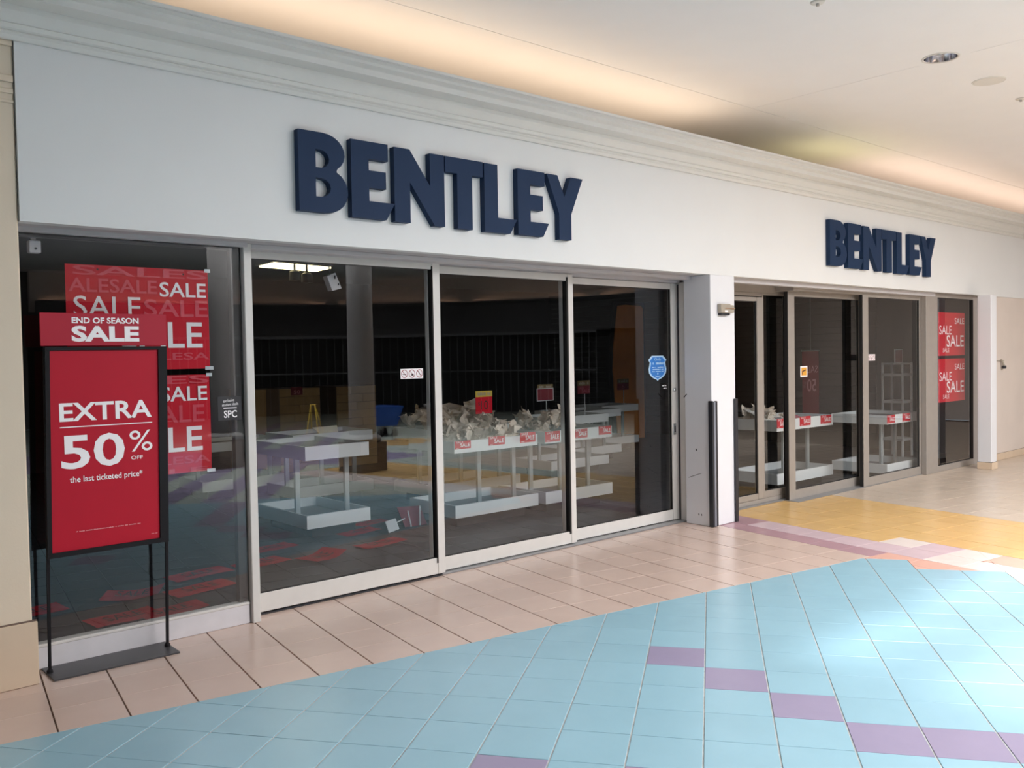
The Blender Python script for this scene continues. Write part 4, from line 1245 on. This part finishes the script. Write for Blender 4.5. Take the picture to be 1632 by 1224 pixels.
obj('hanging_rod', MB().tube([(12.48, 7.403, 1.60), (13.01, 7.403, 1.60)], .012), 'steel', bn)
obj('hanging_wire', MB().tube([(12.75, 7.403, 1.6), (12.75, 7.403, 3.0)], .003), 'steel', bn)
rk = thing('display_rack', 'tall open white rack with a framed red card on top', 'rack', (13.15, 6.22, 0))
RC = (13.15, 6.22); hw = .15
for sx in (-1, 1):
    for sy in (-1, 1):
        x, y = RC[0] + sx * hw, RC[1] + sy * hw
        obj('post', MB().rbox(x - .014, x + .014, y - .014, y + .014, 0.0, 1.40, .003), 'table_white', rk)
for z in (.24, .80, 1.20, 1.37):
    mb = MB(); e = .02 if z < 1.3 else .012
    mb.box(RC[0] - hw, RC[0] + hw, RC[1] - hw - .012, RC[1] - hw + .012, z, z + 2 * e).box(RC[0] - hw, RC[0] + hw, RC[1] + hw - .012, RC[1] + hw + .012, z, z + 2 * e)
    mb.box(RC[0] - hw - .012, RC[0] - hw + .012, RC[1] - hw, RC[1] + hw, z, z + 2 * e).box(RC[0] + hw - .012, RC[0] + hw + .012, RC[1] - hw, RC[1] + hw, z, z + 2 * e)
    obj('shelf_rail', mb, 'table_white', rk)
for z in (.26, .84, 1.24):
    obj('arm', MB().tube([(RC[0] - hw, RC[1] - hw, z), (RC[0] - hw - .16, RC[1] - hw + .06, z + .01)], .006), 'steel', rk)
cd_ = obj('sign_card', MB().box(13.03, 13.26, 6.19, 6.196, 1.40, 1.59), 'card_maroon', rk)
mb = MB(); mb.box(13.02, 13.27, 6.186, 6.199, 1.395, 1.405).box(13.02, 13.27, 6.186, 6.199, 1.585, 1.598).box(13.02, 13.032, 6.186, 6.199, 1.405, 1.585).box(13.258, 13.27, 6.186, 6.199, 1.405, 1.585)
obj('card_frame', mb, 'table_white', rk)

# ================================================================== THE MALL OPPOSITE (seen mirrored in the glass)
tag(obj('wall_west', MB().box(-5.7, -5.6, -14.2, 6.6, 0, 5), 'wall_beige'), 'plain end wall of the mall', kind='structure')
tag(obj('wall_far_east', MB().box(20.6, 20.7, -14.2, 6.6, 0, 5), 'wall_beige'), 'plain far end wall of the mall', kind='structure')
tag(obj('wall_south', MB().box(-5.7, 20.7, -14.3, -14.2, 0, 5), 'far_bulkhead'), 'dark wall across the mall', kind='structure')
# curved dark bulkhead with closed grilles beneath
bx_, by_, br_ = 7.5, -3.6, 10.2
A0, A1, NA = -100, 8, 36
def arc_band(r0, r1, z0, z1, a0=A0, a1=A1, n=NA):
    mb = MB()
    rings = []
    for i in range(n + 1):
        a = math.radians(a0 + (a1 - a0) * i / n)
        c_, s_ = math.cos(a), math.sin(a)
        rings.append([(bx_ + r0 * c_, by_ + r0 * s_, z0), (bx_ + r1 * c_, by_ + r1 * s_, z0), (bx_ + r1 * c_, by_ + r1 * s_, z1), (bx_ + r0 * c_, by_ + r0 * s_, z1)])
    return mb.loft(rings)
fb = tag(obj('wall_opposite', arc_band(br_, br_ + .12, 2.28, 3.1), 'far_bulkhead'), 'curved dark bulkhead across the mall', kind='structure')
obj('back_panel', arc_band(br_ + .5, br_ + .55, 0, 2.3), 'far_dark', fb)
obj('cove_ledge', arc_band(br_ - .12, br_ + .12, 3.1, 3.16), 'far_bulkhead', fb)
obj('cove_wall', arc_band(br_ + .4, br_ + .5, 2.9, 3.9), 'wall_beige', fb)
area_pts = 5
for k in range(area_pts):
    a = math.radians(A0 + (A1 - A0) * (k + .5) / area_pts)
    area('far_cove_light', (bx_ + (br_ + .26) * math.cos(a), by_ + (br_ + .26) * math.sin(a), 3.22), (math.pi, 0, a + math.pi / 2), 3.6, .08, 3.0, (1, .62, .42))
gr = thing('shop_grille', 'closed folding security grille across the mall', 'grille', (14, -10, 0))
gm = MB()
for k in range(64):
    a = math.radians(-92 + 80 * k / 63)
    x, y = bx_ + br_ * math.cos(a), by_ + br_ * math.sin(a)
    gm.box(x - .012, x + .012, y - .012, y + .012, 0.0, 2.28)
obj('bars', gm, 'grille_metal', gr)
obj('mid_rail', arc_band(br_ - .015, br_ + .015, 1.18, 1.22, -92, -12, 30), 'grille_metal', gr)
obj('top_rail', arc_band(br_ - .03, br_ + .03, 2.2, 2.28, -92, -12, 30), 'grille_metal', gr)

def column(x, y, lab, ang=TA):
    c = thing('column', lab, 'column', (x, y, 0), group='columns in the mall')
    h = .24
    q = [(x + (a * math.cos(-ang) - b * math.sin(-ang)) * h, y + (a * math.sin(-ang) + b * math.cos(-ang)) * h) for a, b in ((-1, -1), (1, -1), (1, 1), (-1, 1))]
    mb = MB(); mb.prism([(px, py, 0) for px, py in q], [(px, py, .42) for px, py in q])
    obj('pedestal', mb, 'pedestal_stone', c)
    obj('base_ring', MB().lathe(x, y, [(.24, .42), (.26, .44), (.27, .47), (.25, .50), (.21, .515), (.19, .53)], 28), 'column_grey', c, smooth=True)
    obj('shaft', MB().lathe(x, y, [(.19, .53), (.185, 1.2), (.18, 2.4), (.18, 3.9)], 28), 'column_grey', c, smooth=True)
column(6.80, -.47, 'grey round column on a stone pedestal, nearest the right')
column(5.64, -2.75, 'grey round column on a stone pedestal, further across the mall')
column(12.6, -6.6, 'grey round column farthest across the mall')
ct = thing('tilt_cart', 'blue plastic cart on black wheels across the mall', 'cart', (10.2, -5.1, 0))
mb = MB()
mb.loft([[(9.95, -5.35, .22), (10.35, -5.35, .22), (10.35, -4.85, .22), (9.95, -4.85, .22)], [(9.85, -5.45, .62), (10.45, -5.45, .62), (10.45, -4.75, .62), (9.85, -4.75, .62)]])
obj('tub', mb, 'cart_blue', ct)
for sx in (-1, 1):
    for sy in (-1, 1):
        x, y = 10.15 + sx * .18, -5.1 + sy * .2
        obj('wheel', MB().tube([(x - .02, y, .075), (x + .02, y, .075)], .075, 14), 'rubber', ct)
        obj('fork', MB().box(x - .03, x - .022, y - .02, y + .02, .07, .225).box(x + .022, x + .03, y - .02, y + .02, .07, .225), 'steel', ct)
wf_ = thing('wet_floor_sign', 'yellow folding wet floor frame standing across the mall', 'floor sign', (9.55, -7.0, 0))
for s_ in (-1, 1):
    mb = MB()
    mb.tube([(9.55 + .18 * s_, -7.1 - .22 * s_, 0.0), (9.55, -7.0, .62)], .011).tube([(9.75 + .18 * s_, -6.95 - .22 * s_, 0.0), (9.62, -6.95, .62)], .011)
    obj('panel_frame', mb, 'caution_yellow', wf_)
obj('hinge', MB().tube([(9.54, -7.0, .62), (9.64, -6.94, .62)], .014), 'caution_yellow', wf_)
